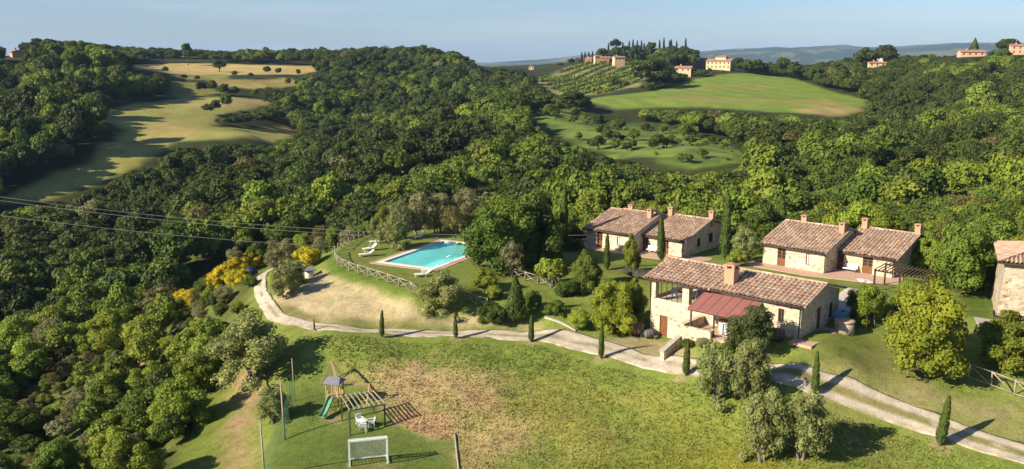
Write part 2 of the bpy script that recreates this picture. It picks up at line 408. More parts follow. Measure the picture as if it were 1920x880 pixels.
def _mainpt(a, b, z):
    c, s_ = math.cos(math.radians(-42.2)), math.sin(math.radians(-42.2))
    ox, oy = 12.68 + .45 * c - .45 * s_, 81.67 + .45 * s_ + .45 * c
    CTRL.append((ox + a * c - b * s_, oy + a * s_ + b * c, 4.0 + z))
for q in [(15.2, -.3, 2.45), (16.9, -1.5, 2.25), (16.9, 3, 2.5), (16.9, 6.3, 2.55), (13.2, -3.5, 1.9), (11, -3.7, 1.8), (9.4, -3.7, 1.7), (7.4, -4.2, 1.2), (15.2, -3.4, 1.5), (18.8, 1, 2.1), (17.5, -4.5, 1.8), (20.5, -2, 1.7), (12, -5.6, 1.2), (9, -5.8, .7), (6.4, -4.6, .7), (4.6, -2, -.35), (2, -.6, -.4), (0, -1, -.35), (-2, 0, -.2), (-.6, 6, 1.6), (4, 8.8, 2.2), (10, 9, 2.6), (8, 3, 1.4), (13, 3, 2.2)]:
    _mainpt(*q)
_c = np.array(CTRL)
def _uv(x, y):
    r = np.hypot(x, y) + 1e-6
    return np.arctan2(x, y), np.log(r)
_cu, _cv = _uv(_c[:, 0], _c[:, 1])
_EPS = 0.03
_A = np.sqrt((_cu[:, None] - _cu) ** 2 + (_cv[:, None] - _cv) ** 2 + _EPS ** 2)
_n = len(_c)
_Pm = np.stack([np.ones(_n), _cu, _cv], 1)
_K = np.block([[_A - 0.0008 * np.eye(_n), _Pm], [_Pm.T, np.zeros((3, 3))]])
_w = np.linalg.solve(_K, np.concatenate([_c[:, 2], np.zeros(3)]))
def rbf(x, y):
    u, v = _uv(x, y)
    out = np.empty(u.shape)
    uf, vf, of = u.ravel(), v.ravel(), out.ravel()
    for i in range(0, len(uf), 40000):
        a, b = uf[i:i + 40000, None], vf[i:i + 40000, None]
        of[i:i + 40000] = np.sqrt((a - _cu) ** 2 + (b - _cv) ** 2 + _EPS ** 2) @ _w[:_n] + _w[_n] + a[:, 0] * _w[_n + 1] + b[:, 0] * _w[_n + 2]
    return of.reshape(u.shape)

def P2(pts, z): return [tuple(at_z(a, b, z)[:2]) for a, b in pts]
# the pool: a rectangle 6.6 m x 13.8 m on the platform at z = 6
POOL_Z = 6.0
POOL_YAW = math.radians(-27.5)
_pl = at_z(719, 492, POOL_Z)
def pool_xy(a, b):
    c, s = math.cos(POOL_YAW), math.sin(POOL_YAW)
    return (_pl[0] + a * c - b * s, _pl[1] + a * s + b * c)
POOL_L, POOL_B = 7.0, 13.6
PLAT = P2([(694, 441), (660, 452), (634, 472), (632, 494), (660, 508), (705, 524), (785, 541), (835, 540), (890, 528), (925, 498), (925, 436), (850, 434), (772, 428)], 6.0)
# building frames: origin = front-left wall corner on the ground, yaw of the facade
def frame(x, y, yaw, dx=0.0, dy=0.0):
    c, s = math.cos(yaw), math.sin(yaw)
    return (x + dx * c - dy * s, y + dx * s + dy * c)
YM = math.radians(-42.2); MAIN_O = frame(12.68, 81.67, YM, 0.45, 0.45)
Y2 = math.radians(-43.6)
C2A_O = frame(28.8, 99.69, Y2, 0.35, 0.4); C2B_O = frame(36.44, 96.71, Y2, 0.0, 0.4)
Y1 = math.radians(-41.0)
C1A_O = frame(9.29, 113.13, Y1, 0.35, 0.4); C1B_O = frame(16.43, 109.6, Y1, 0.0, 0.4)
def rectpoly(o, yaw, x0, x1, y0, y1): return [frame(o[0], o[1], yaw, a, b) for a, b in ((x0, y0), (x1, y0), (x1, y1), (x0, y1))]
FLATS = [(PLAT, 6.0, 3.0), (rectpoly(C2A_O, Y2, -1.5, 15.5, -3.0, 12), 6.5, 4.0), (rectpoly(C1A_O, Y1, -1.5, 14.5, -2.2, 12), 5.75, 4.0)]
POOLREC = [pool_xy(a, b) for a, b in ((0, 0), (POOL_L, 0), (POOL_L, POOL_B), (0, POOL_B))]
def far_top(az):                                   # silhouette height of the far hills by bearing
    px = 960 + FPX * np.tan(np.clip(az, -1.2, 1.2))
    row = np.interp(px, [-600, 600, 880, 930, 1000, 1060, 1100, 1180, 1300, 1380, 1440, 1500, 1570, 1620, 1700, 1760, 1830, 2100, 3000],
                    [104, 112, 117, 114, 111.5, 107, 103, 102, 98, 94, 91, 92, 89.5, 92, 90, 87.5, 86, 84, 90])
    return CAM_H + (110 - row) / FPX * 8000.0
def hfun(x, y):
    x = np.asarray(x, float); y = np.asarray(y, float)
    r = np.hypot(x, y)
    z = rbf(x, y)
    k = sstep(1000, 2000, r)
    zf = -75 + 25 * (fbm(x / 900, y / 900, 5) - .5) * 2
    az = np.arctan2(x, y)
    t1 = far_top(az)
    rid = fbm(x / 700, y / 700, 9, 5)
    zf = zf + np.maximum(0, t1 + 75 - 8 + 40 * (rid - .35)) * np.exp(-((r - 8000) / 1900) ** 2)
    zf = zf + 55 * sstep(.45, .8, fbm(x / 1500, y / 1500, 21, 3)) * np.exp(-((r - 4600) / 1100) ** 2)
    z = z * (1 - k) + zf * k
    z = z + (fbm(x / 6, y / 6, 3, 3) - .5) * .35 * (1 - k) + (fbm(x / 60, y / 60, 4, 3) - .5) * 2.0 * sstep(130, 260, r) * (1 - k)
    for poly, zz, fall in FLATS:
        near = (np.abs(x - poly[0][0]) < 60) & (np.abs(y - poly[0][1]) < 60)
        if near.any():
            d = poly_sd(poly, x[near], y[near])
            w = 1 - sstep(0, fall, d)
            z[near] = z[near] * (1 - w) + zz * w
    near = (np.abs(x - _pl[0]) < 30) & (np.abs(y - _pl[1]) < 30)
    if near.any():
        d = poly_sd(POOLREC, x[near], y[near])
        z[near] = np.where(d < 0.35, z[near] - 2.6, z[near])
    return z
def hz(x, y): return float(hfun(np.array([x]), np.array([y]))[0])
_tt = np.exp(np.linspace(math.log(35), math.log(2500), 900))
def hit(px, py):
    """ground point under a photo pixel"""
    r = ray(px, py)
    X = r[0] * _tt; Y = r[1] * _tt; Z = CAM_H + r[2] * _tt
    d = Z - hfun(X, Y)
    i = np.where(d < 0)[0]
    if len(i) == 0: i = [len(_tt) - 1]
    i = max(int(i[0]), 1)
    a = d[i - 1] / (d[i - 1] - d[i] + 1e-9)
    t = _tt[i - 1] + (_tt[i] - _tt[i - 1]) * np.clip(a, 0, 1)
    x, y = r[0] * t, r[1] * t
    return (x, y, hz(x, y))
def HP(pts): return [hit(*p)[:2] for p in pts]

# ------------------------------------------------------------------ ground cover (albedo) regions, on the ground plan
ROAD = P2([(530, 496)], 3.1) + P2([(497, 515), (488, 534)], 2.95) + HP([(492, 556), (512, 585), (545, 602), (600, 613), (700, 622), (850, 626), (1000, 631), (1090, 644), (1160, 660), (1240, 681), (1330, 691), (1440, 697), (1520, 712), (1600, 742), (1700, 779), (1800, 815), (1920, 853), (2050, 893)])
def spline(pts, step):
    out = []
    P_ = [np.array(p) for p in pts]; P_ = [2 * P_[0] - P_[1]] + P_ + [2 * P_[-1] - P_[-2]]
    for i in range(1, len(P_) - 2):
        p0, p1, p2, p3 = P_[i - 1:i + 3]
        n = max(2, int(np.linalg.norm(p2 - p1) / step))
        for k in range(n):
            t = k / n
            out.append(0.5 * (2 * p1 + (p2 - p0) * t + (2 * p0 - 5 * p1 + 4 * p2 - p3) * t ** 2 + (3 * p1 - p0 - 3 * p2 + p3) * t ** 3))
    out.append(P_[-2])
    return np.array(out)
def resample(pts, step):
    pts = np.asarray(pts, float)
    L = np.concatenate([[0], np.cumsum(np.linalg.norm(np.diff(pts, axis=0), axis=1))])
    n = max(2, int(round(L[-1] / step)) + 1)
    q = np.linspace(0, L[-1], n)
    return np.stack([np.interp(q, L, pts[:, k]) for k in range(pts.shape[1])], 1)
ROADC = resample(spline(ROAD, .6), .6)
ESTATE = HP([(330, 878), (400, 745), (440, 690), (500, 640), (478, 560), (490, 490), (560, 470), (625, 440)]) + P2([(690, 425), (770, 420), (900, 424)], 6.0) + \
    [frame(*C1A_O, Y1, -6, 12), frame(*C1A_O, Y1, 15, 13), frame(*C2A_O, Y2, -3, 12), frame(*C2A_O, Y2, 16, 12)] + HP([(1860, 520), (1950, 540), (2100, 650), (2100, 900)]) + [(70, 15), (-40, 15)]
LAWNPOOL = PLAT
STRAW = (0.34, 0.26, 0.115); DRY = (0.43, 0.34, 0.20); DIRT = (0.40, 0.26, 0.14); MEAD = (0.172, 0.208, 0.042); YMEAD = (0.265, 0.25, 0.060)
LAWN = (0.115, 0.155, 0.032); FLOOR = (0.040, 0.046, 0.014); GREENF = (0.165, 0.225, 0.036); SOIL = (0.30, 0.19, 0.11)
REGPX = []
REG = []   # (polygon, colour, soft edge m, edge noise m, noise wavelength, strength, core: plain inside or patchy)
def reg(px, col, soft=1.0, wob=1.0, wl=5.0, st=1.0, patchy=0.0, z=None):
    REGPX.append(px)
    REG.append((P2(px, z) if z is not None else HP(px), col, soft, wob, wl, st, patchy))
reg([(-60, 395), (60, 350), (110, 325), (175, 290), (225, 262), (228, 240), (175, 215), (200, 205), (330, 186), (470, 184), (510, 192), (470, 206), (410, 216), (390, 238), (440, 240), (556, 238), (556, 250), (500, 268), (420, 262), (330, 268), (250, 312), (170, 345), (90, 372), (0, 385)], (0.30, 0.285, 0.08), 3, 4, 14, 1, .1)
reg([(270, 235), (330, 222), (380, 240), (370, 262), (290, 262)], (0.40, 0.29, 0.11), 6, 8, 18, .8, .5)
reg([(455, 252), (540, 240), (556, 246), (500, 266), (440, 264)], (0.40, 0.30, 0.10), 4, 6, 14, .8, .3)
reg([(330, 195), (400, 190), (505, 187), (500, 195), (440, 203), (350, 200)], (0.36, 0.27, 0.12), 3, 4, 14, .9)
reg([(245, 122), (310, 118), (420, 120), (590, 124), (596, 133), (560, 140), (440, 140), (300, 136), (250, 130)], (0.46, 0.34, 0.13), 4, 5, 20, 1, .15)
reg([(310, 140), (420, 138), (430, 150), (330, 152)], (0.26, 0.25, 0.07), 4, 5, 20, 1, .3)
reg([(400, 148), (540, 148), (570, 160), (460, 166), (400, 160)], (0.40, 0.31, 0.10), 4, 5, 20, 1, .3)
reg([(320, 156), (380, 154), (410, 175), (345, 185), (320, 172)], (0.26, 0.25, 0.06), 4, 5, 20, 1, .3)
reg([(1098, 190), (1140, 180), (1250, 166), (1305, 148), (1390, 137), (1440, 142), (1500, 152), (1560, 172), (1618, 186), (1622, 200), (1600, 212), (1520, 214), (1400, 206), (1260, 200), (1150, 206)], GREENF, 3, 3, 14, 1)
reg([(1190, 190), (1300, 180), (1420, 184), (1480, 190), (1400, 196), (1300, 190)], (0.26, 0.225, 0.065), 6, 10, 20, .7, .5)
reg([(1480, 188), (1560, 184), (1590, 194), (1540, 200), (1490, 196)], (0.30, 0.24, 0.08), 6, 8, 20, .9, .2)
reg([(1500, 206), (1600, 200), (1620, 208), (1560, 216)], (0.32, 0.22, 0.10), 4, 6, 20, .9, .2)
reg([(1280, 168), (1400, 158), (1460, 162), (1380, 170), (1300, 174)], (0.22, 0.20, 0.055), 6, 10, 20, .6, .5)
reg([(995, 205), (1060, 200), (1110, 222), (1210, 232), (1350, 262), (1410, 288), (1380, 306), (1290, 318), (1180, 296), (1080, 266), (1020, 240)], (0.160, 0.225, 0.036), 4, 7, 16, 1, .1)
reg([(1000, 150), (1060, 128), (1120, 116), (1205, 116), (1222, 132), (1200, 160), (1120, 178), (1050, 178)], (0.27, 0.235, 0.10), 5, 6, 20, 1, .2)
reg([(-80, 640), (120, 560), (300, 480), (420, 470), (470, 560), (440, 690), (390, 760), (330, 890), (-80, 890)], (0.115, 0.135, 0.032), 4, 5, 6, .9, .45)
_est = len(REG)
REG.append((ESTATE, MEAD, 2.0, 2.0, 6, 1, 0))
reg([(700, 660), (900, 650), (1200, 690), (1330, 720), (1300, 760), (1100, 700), (900, 690), (760, 690)], (0.130, 0.180, 0.034), 3, 3, 8, .8, .4)
reg([(1000, 700), (1250, 740), (1340, 880), (1000, 900), (940, 800)], YMEAD, 5, 5, 7, .9, .95)
reg([(1250, 790), (1420, 840), (1560, 900), (1150, 900), (1180, 830)], (0.215, 0.205, 0.03), 5, 5, 8, .85, .7)
reg([(1100, 760), (1200, 760), (1260, 840), (1140, 880)], (0.130, 0.185, 0.034), 3, 4, 6, .7, .6)
reg([(630, 690), (690, 668), (740, 674), (860, 690), (960, 740), (1000, 830), (960, 880), (880, 880), (850, 790), (700, 760)], (0.36, 0.28, 0.125), 3, 4, 5, .95, .4)
reg([(690, 700), (780, 680), (880, 705), (950, 760), (900, 760), (840, 740), (760, 770), (690, 750)], (0.38, 0.275, 0.14), 2, 3, 3, .95, .25)
reg([(722, 797), (760, 770), (850, 775), (853, 820), (800, 827), (760, 815)], DIRT, .8, 1.0, 3, 1, .1)
reg([(520, 690), (610, 668), (640, 690), (700, 735), (728, 790), (800, 826), (852, 828), (862, 900), (500, 900)], LAWN, .6, .6, 3, .95, 0)
reg([(855, 835), (960, 780), (1010, 860), (960, 905), (865, 905)], (0.29, 0.22, 0.10), 2, 2.5, 4, .8, .65)
reg([(385, 905), (420, 790), (430, 720), (470, 690), (500, 730), (470, 800), (440, 905)], SOIL, 1.5, 1.5, 3, .95, .3)
reg([(330, 905), (350, 800), (400, 735), (430, 760), (400, 880)], (0.12, 0.15, 0.025), 1.5, 2, 4, .9, .2)
reg([(515, 560), (560, 520), (610, 505), (640, 520), (720, 552), (800, 585), (870, 596), (960, 600), (1000, 618), (850, 618), (700, 612), (560, 598), (525, 580)], DRY, 1.2, 1.4, 4, 1, .12)
reg([(520, 575), (600, 590), (760, 606), (980, 622), (990, 628), (800, 622), (620, 612), (540, 600)], (0.17, 0.165, 0.05), .8, 1.0, 3, .8, .5)
reg([(612, 480), (634, 470), (640, 500), (720, 530), (800, 555), (810, 575), (730, 552), (640, 522), (608, 505)], (0.105, 0.155, 0.022), .8, .8, 3, 1)
REG.append((LAWNPOOL, (0.165, 0.200, 0.042), 1.0, .4, 3, 1, 0))
REG.append((P2([(700, 447), (650, 470), (650, 495), (720, 515), (790, 530), (720, 500), (690, 470)], 6.0), (0.16, 0.165, 0.04), 1.5, 1, 4, .7, .2))
reg([(1060, 486), (1180, 496), (1250, 520), (1215, 560), (1100, 545), (1040, 520)], (0.14, 0.150, 0.032), 1.5, 1, 4, .9)
reg([(1580, 700), (1660, 660), (1760, 720), (1920, 760), (1990, 860), (1800, 800), (1640, 740)], (0.31, 0.245, 0.125), 2.5, 3, 5, .85, .45)
reg([(1540, 640), (1640, 600), (1700, 660), (1650, 700), (1560, 700), (1500, 670)], (0.135, 0.150, 0.035), 2, 1.5, 4, .8, .1)
reg([(1480, 800), (1560, 760), (1740, 820), (1700, 880), (1520, 850)], (0.24, 0.20, 0.075), 2.5, 3, 4, .75, .6)
reg([(1110, 640), (1190, 628), (1260, 640), (1300, 655), (1290, 684), (1230, 676), (1160, 655)], (0.36, 0.285, 0.165), .8, .8, 3, .9, .2)
reg([(1800, 555), (1872, 560), (1855, 598), (1810, 590)], (0.085, 0.125, 0.022), .8, .5, 3, 1)
GREENP = REG[8][0]
reg([(995, 205), (1060, 200), (1110, 222), (1210, 232), (1350, 262), (1410, 288), (1380, 306), (1290, 318), (1180, 296), (1080, 266), (1020, 240)], (0.075, 0.115, 0.026), 3, 4, 9, .85, .95)
reg([(1010, 207), (1100, 222), (1300, 255), (1380, 300), (1180, 290), (1060, 250)], (0.22, 0.24, 0.06), 3, 4, 6, .6, .97)
for _p in [(590, 620), (716, 633), (855, 635), (996, 642), (1127, 673), (1286, 705), (1528, 740), (1762, 836)]:
    _h = hit(*_p); REG.append(([(_h[0] + .75 * math.cos(a_), _h[1] + .75 * math.sin(a_)) for a_ in np.arange(8) * math.pi / 4], (0.30, 0.235, 0.13), .35, .5, 1.5, .85, .3))
reg([(640, 868), (740, 866), (745, 884), (640, 888)], (0.27, 0.22, 0.10), .6, .8, 2, .6, .4)
reg([(612, 765), (650, 780), (640, 800), (612, 790)], (0.30, 0.23, 0.12), .4, .5, 1.5, .7, .2)
reg([(640, 700), (668, 706), (662, 722), (636, 716)], (0.30, 0.23, 0.12), .4, .5, 1.5, .6, .3)
reg([(235, 700), (262, 640), (300, 630), (292, 690), (262, 735)], (0.27, 0.19, 0.10), 1.5, 2, 3, .9, .3)
VINE = REG[14][0]
def cover(x, y):
    x = np.asarray(x, float); y = np.asarray(y, float)
    r = np.hypot(x, y)
    n1 = fbm(x / 12, y / 12, 31, 4)[:, None]
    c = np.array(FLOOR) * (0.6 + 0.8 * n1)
    far = sstep(1100, 1700, r)[:, None]
    fn = fbm(x / 260, y / 260, 77, 5)[:, None]
    farc = np.where(fn > .56, np.array([.13, .125, .05]), np.array([.035, .055, .028]))
    farc = farc * (0.7 + .6 * fbm(x / 90, y / 90, 78, 4)[:, None])
    c = c * (1 - far) + farc * far
    for poly, col, soft, wob, wl, st, patchy in REG:
        pa = np.array(poly)
        sel = (x > pa[:, 0].min() - 3 * soft - wob) & (x < pa[:, 0].max() + 3 * soft + wob) & (y > pa[:, 1].min() - 3 * soft - wob) & (y < pa[:, 1].max() + 3 * soft + wob)
        if not sel.any(): continue
        xs, ys = x[sel], y[sel]
        d = poly_sd(poly, xs, ys) + (fbm(xs / wl, ys / wl, int(wl * 10) + len(poly), 4) - .5) * 2.4 * wob
        w = (1 - sstep(-soft, soft, d)) * st
        if patchy: w = w * (1 - patchy + patchy * sstep(.40, .58, fbm(xs / (wl * .8), ys / (wl * .8), 5 + len(poly), 5)))
        v = (0.78 + 0.44 * fbm(xs / (wl * .35), ys / (wl * .35), 91, 4))[:, None]
        c[sel] = c[sel] * (1 - w[:, None]) + np.array(col) * v * w[:, None]
    ins = poly_sd(GREENP, x, y) < 3                    # sowing lines of the green field
    if ins.any():
        xs, ys = x[ins], y[ins]
        ln = np.sin((xs * .85 + ys * .35 + 10 * fbm(xs / 70, ys / 70, 12, 2)) / 2.3)
        c[ins] *= (1 + .10 * ln * sstep(.3, .6, fbm(xs / 30, ys / 30, 14, 3)) + .22 * (fbm(xs / 18, ys / 18, 15, 4) - .5))[:, None]
    return c

# ------------------------------------------------------------------ terrain mesh: one sheet to the horizon, finer where we stand
TH = np.concatenate([np.linspace(-1.45, -.62, 90)[:-1], np.linspace(-.62, .64, 620), np.linspace(.64, 1.45, 90)[1:]])
RR = np.concatenate([np.exp(np.linspace(math.log(14), math.log(48), 60))[:-1], np.exp(np.linspace(math.log(48), math.log(140), 330))[:-1], np.exp(np.linspace(math.log(140), math.log(1000), 260))[:-1], np.exp(np.linspace(math.log(1000), math.log(16000), 170))])
gt, gr = np.meshgrid(TH, RR)
gx, gy = (np.sin(gt) * gr).ravel(), (np.cos(gt) * gr).ravel()
gzv = hfun(gx, gy)
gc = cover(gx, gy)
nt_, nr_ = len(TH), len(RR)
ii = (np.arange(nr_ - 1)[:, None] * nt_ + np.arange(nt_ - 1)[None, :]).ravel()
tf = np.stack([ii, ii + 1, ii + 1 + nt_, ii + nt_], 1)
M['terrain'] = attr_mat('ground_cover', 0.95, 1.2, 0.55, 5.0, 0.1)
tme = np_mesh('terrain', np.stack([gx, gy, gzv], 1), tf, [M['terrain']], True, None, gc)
tag(link('terrain', tme), kind='structure')

def drape(name, pts, width, lift, mat, sub=6, wob=0.25, seed=1, skirt=0.25, colf=None, z_of=None):
    """strip laid on the ground along pts"""
    pts = np.asarray(pts, float)
    d = np.gradient(pts, axis=0); d /= np.linalg.norm(d, axis=1)[:, None]
    nrm = np.stack([-d[:, 1], d[:, 0]], 1)
    w = np.broadcast_to(np.asarray(width, float), (len(pts),))
    s = np.arange(len(pts)) * 1.0
    us = np.concatenate([[-1], np.linspace(-1, 1, sub + 1), [1]])
    V = []; U = []
    for j, u in enumerate(us):
        e = u * w / 2
        if abs(u) == 1: e = e + np.sign(u) * wob * .6 * (fbm(s / 3.1, np.full(len(s), 7.7 * np.sign(u)), seed, 3) - .5) * 2
        q = pts + nrm * e[:, None]
        zz = hfun(q[:, 0], q[:, 1]) + (lift if 0 < j < len(us) - 1 else -skirt)
        V.append(np.concatenate([q, zz[:, None]], 1)); U.append(np.full(len(s), u))
    V = np.stack(V, 1).reshape(-1, 3); U = np.stack(U, 1).ravel()
    k = len(us)
    i0 = (np.arange(len(pts) - 1)[:, None] * k + np.arange(k - 1)[None, :]).ravel()
    F = np.stack([i0, i0 + 1, i0 + 1 + k, i0 + k], 1)[:, ::-1]
    col = colf(V, U) if colf else None
    me = np_mesh(name, V, F, [mat], True, None, col)
    return link(name, me)
M['road'] = attr_mat('gravel_road', 0.95, 1.0, 0.45, 6.0, 0.1)
_prog = np.linspace(0, 1, len(ROADC))
_rw = np.interp(_prog, [0, .45, .52, .58, .64, .7, 1], [1.35, 1.4, 1.9, 3.0, 2.3, 2.1, 2.5])
def road_col(V, U):
    n = fbm(V[:, 0] / 1.5, V[:, 1] / 1.5, 55, 4)[:, None]
    base = np.array([.47, .40, .32]) * (0.72 + .56 * n)
    k = np.repeat(_prog, len(U) // len(_prog))
    mid = (1 - sstep(.16, .46, np.abs(U))) * sstep(.66, .74, k) * sstep(.20, .42, fbm(V[:, 0] / 1.1, V[:, 1] / 1.1, 56, 3))
    mid = mid + .75 * (1 - sstep(.1, .4, np.abs(U))) * (1 - sstep(.66, .74, k)) * sstep(.44, .6, fbm(V[:, 0] / 1.4, V[:, 1] / 1.4, 59, 3))
    ed = sstep(.75, 1, np.abs(U)) * sstep(.42, .58, fbm(V[:, 0] / .8, V[:, 1] / .8, 57, 3))
    g = np.clip(np.maximum(mid, ed * .9), 0, 1)[:, None]
    return base * (1 - g) + np.array([.20, .18, .07]) * g
tag(drape('road', ROADC, _rw, 0.06, M['road'], 14, .5, 3, .25, road_col), kind='structure')
def sheet(name, poly, lift, mat, col, step=0.6, thick=0.25):
    """flat-shaped ground sheet following the terrain"""
    pa = np.array(poly); x0, y0 = pa.min(0); x1, y1 = pa.max(0)
    bm = bmesh.new()
    f = bm.faces.new([bm.verts.new((x, y, 0)) for x, y in poly])
    bmesh.ops.triangulate(bm, faces=[f])
    for _ in range(7):
        e = [e for e in bm.edges if e.calc_length() > step * 1.6]
        if not e: break
        bmesh.ops.subdivide_edges(bm, edges=e, cuts=1)
        bmesh.ops.triangulate(bm, faces=bm.faces[:])
    xy = np.array([v.co[:2] for v in bm.verts])
    z = hfun(xy[:, 0], xy[:, 1]) + lift
    for v, zz in zip(bm.verts, z): v.co.z = zz
    r = bmesh.ops.extrude_edge_only(bm, edges=[e for e in bm.edges if e.is_boundary])
    for v in r['geom']:
        if isinstance(v, bmesh.types.BMVert): v.co.z -= thick
    bmesh.ops.recalc_face_normals(bm, faces=bm.faces[:])
    me = bpy.data.meshes.new(name); bm.to_mesh(me); bm.free()
    for p in me.polygons: p.use_smooth = True
    me.materials.append(mat)
    return tag(link(name, me), kind='structure')
M['gravel'] = plain('pale_gravel', (0.50, 0.44, 0.38), (0.38, 0.33, 0.28), 3, .95, .1)
sheet('gravel_yard', HP([(1563, 560), (1590, 540), (1640, 545), (1668, 556), (1640, 580), (1590, 590), (1570, 585)]), .05, M['gravel'], None)
# ------------------------------------------------------------------ building kit
def face_uz(O, yaw, px, py, n=0.0):
    """where a photo ray meets a facade plane: distance along it and height"""
    r = ray(px, py); c, s = math.cos(yaw), math.sin(yaw)
    nx, ny = -s, c
    t = (nx * O[0] + ny * O[1] + n) / (nx * r[0] + ny * r[1])
    x, y, z = r[0] * t, r[1] * t, CAM_H + r[2] * t
    return (x - O[0]) * c + (y - O[1]) * s, z
def side(kind, L, W, x0=0.0, y0=0.0):
    return {'front': lambda u, n, z: (x0 + u, y0 + n, z), 'right': lambda u, n, z: (x0 + L - n, y0 + u, z),
            'back': lambda u, n, z: (x0 + L - u, y0 + W - n, z), 'left': lambda u, n, z: (x0 + n, y0 + W - u, z)}[kind]
def sbox(mb, S, u0, u1, n0, n1, z0, z1, m=0):
    c = [S(u, n, z) for z in (z0, z1) for u, n in ((u0, n0), (u1, n0), (u1, n1), (u0, n1))]
    return mb.add(c, [(0, 3, 2, 1), (4, 5, 6, 7), (0, 1, 5, 4), (1, 2, 6, 5), (2, 3, 7, 6), (3, 0, 4, 7)], m)
def wall_side(mb, S, length, zb, zt, ops, rise=0.0, depth=0.22, batter=0.0):
    us = sorted({0.0, length} | {v for o in ops for v in o[:2]}); zs = sorted({zb, zt} | {v for o in ops for v in o[2:4]})
    for a, b in zip(us, us[1:]):
        for c, d in zip(zs, zs[1:]):
            if any(o[0] <= a and b <= o[1] and o[2] <= c and d <= o[3] for o in ops): continue
            mb.quad(S(a, 0, c), S(b, 0, c), S(b, 0, d), S(a, 0, d))
    for u0, u1, z0, z1 in [o[:4] for o in ops]:
        mb.quad(S(u0, 0, z0), S(u0, depth, z0), S(u0, depth, z1), S(u0, 0, z1)); mb.quad(S(u1, depth, z0), S(u1, 0, z0), S(u1, 0, z1), S(u1, depth, z1))
        mb.quad(S(u0, 0, z0), S(u1, 0, z0), S(u1, depth, z0), S(u0, depth, z0)); mb.quad(S(u0, depth, z1), S(u1, depth, z1), S(u1, 0, z1), S(u0, 0, z1))
        mb.quad(S(u0, depth, z0), S(u1, depth, z0), S(u1, depth, z1), S(u0, depth, z1))
    if rise: mb.add([S(0, 0, zt), S(length, 0, zt), S(length / 2, 0, zt + rise)], [(0, 1, 2)])
def walls(mb, L, W, zb, zt, rise, ops, x0=0.0, y0=0.0, sides=('front', 'right', 'back', 'left')):
    for k in sides:
        wall_side(mb, side(k, L, W, x0, y0), L if k in ('front', 'back') else W, zb, zt, ops.get(k, []), rise if k in ('right', 'left') else 0)
TILEPAL = np.array([(.42, .285, .21), (.38, .245, .18), (.47, .33, .245), (.35, .235, .175), (.42, .31, .24), (.33, .25, .20), (.50, .38, .29), (.40, .26, .19)])
def tile_slope(rng, x0, x1, ye, yr, ze, zr, p=.42, crs=.5):
    """one roof slope of curved tiles from the ridge (yr, zr) down to the eave (ye, ze)"""
    ncol = max(2, int(round((x1 - x0) / p))); per = 6
    xs = np.linspace(x0, x1, ncol * per + 1)
    prof = np.array([0, .07, .105, .07, 0, -.02])[np.arange(len(xs)) % per]
    cj = rng.normal(0, .012, ncol + 1)[np.arange(len(xs)) // per]
    L = math.hypot(yr - ye, zr - ze); nc = max(2, int(round(L / crs)))
    rows = []; off = []
    for i in range(nc):
        rows += [i / nc, (i + 1) / nc - .001]; off += [0.0, .045]
    rows = np.array(rows); off = np.array(off)
    jit = rng.normal(0, .012, (len(rows), ncol + 1))[:, np.arange(len(xs)) // per]
    Y = yr + (ye - yr) * rows[:, None] + 0 * xs[None]
    Z = zr + (ze - zr) * rows[:, None] + prof[None] + cj[None] + off[:, None] + jit
    X = xs[None] + 0 * Y
    V = np.stack([X, Y, Z], 2).reshape(-1, 3)
    k = len(xs); a = (np.arange(len(rows) - 1)[:, None] * k + np.arange(k - 1)[None]).ravel()
    F = np.stack([a, a + 1, a + 1 + k, a + k], 1)
    if ye < yr: F = F[:, ::-1]
    ci = (np.arange(k - 1) // per)[None] + 0 * np.arange(len(rows) - 1)[:, None]
    ri = (np.arange(len(rows) - 1) // 2)[:, None] + 0 * ci
    colr = TILEPAL[rng.integers(0, len(TILEPAL), (nc + 1, ncol + 1))] * rng.uniform(.88, 1.12, (nc + 1, ncol + 1, 1)) * np.array([.95, .93, .89])
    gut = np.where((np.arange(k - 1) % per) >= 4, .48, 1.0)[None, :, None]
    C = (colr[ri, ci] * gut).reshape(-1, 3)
    return V, F, C
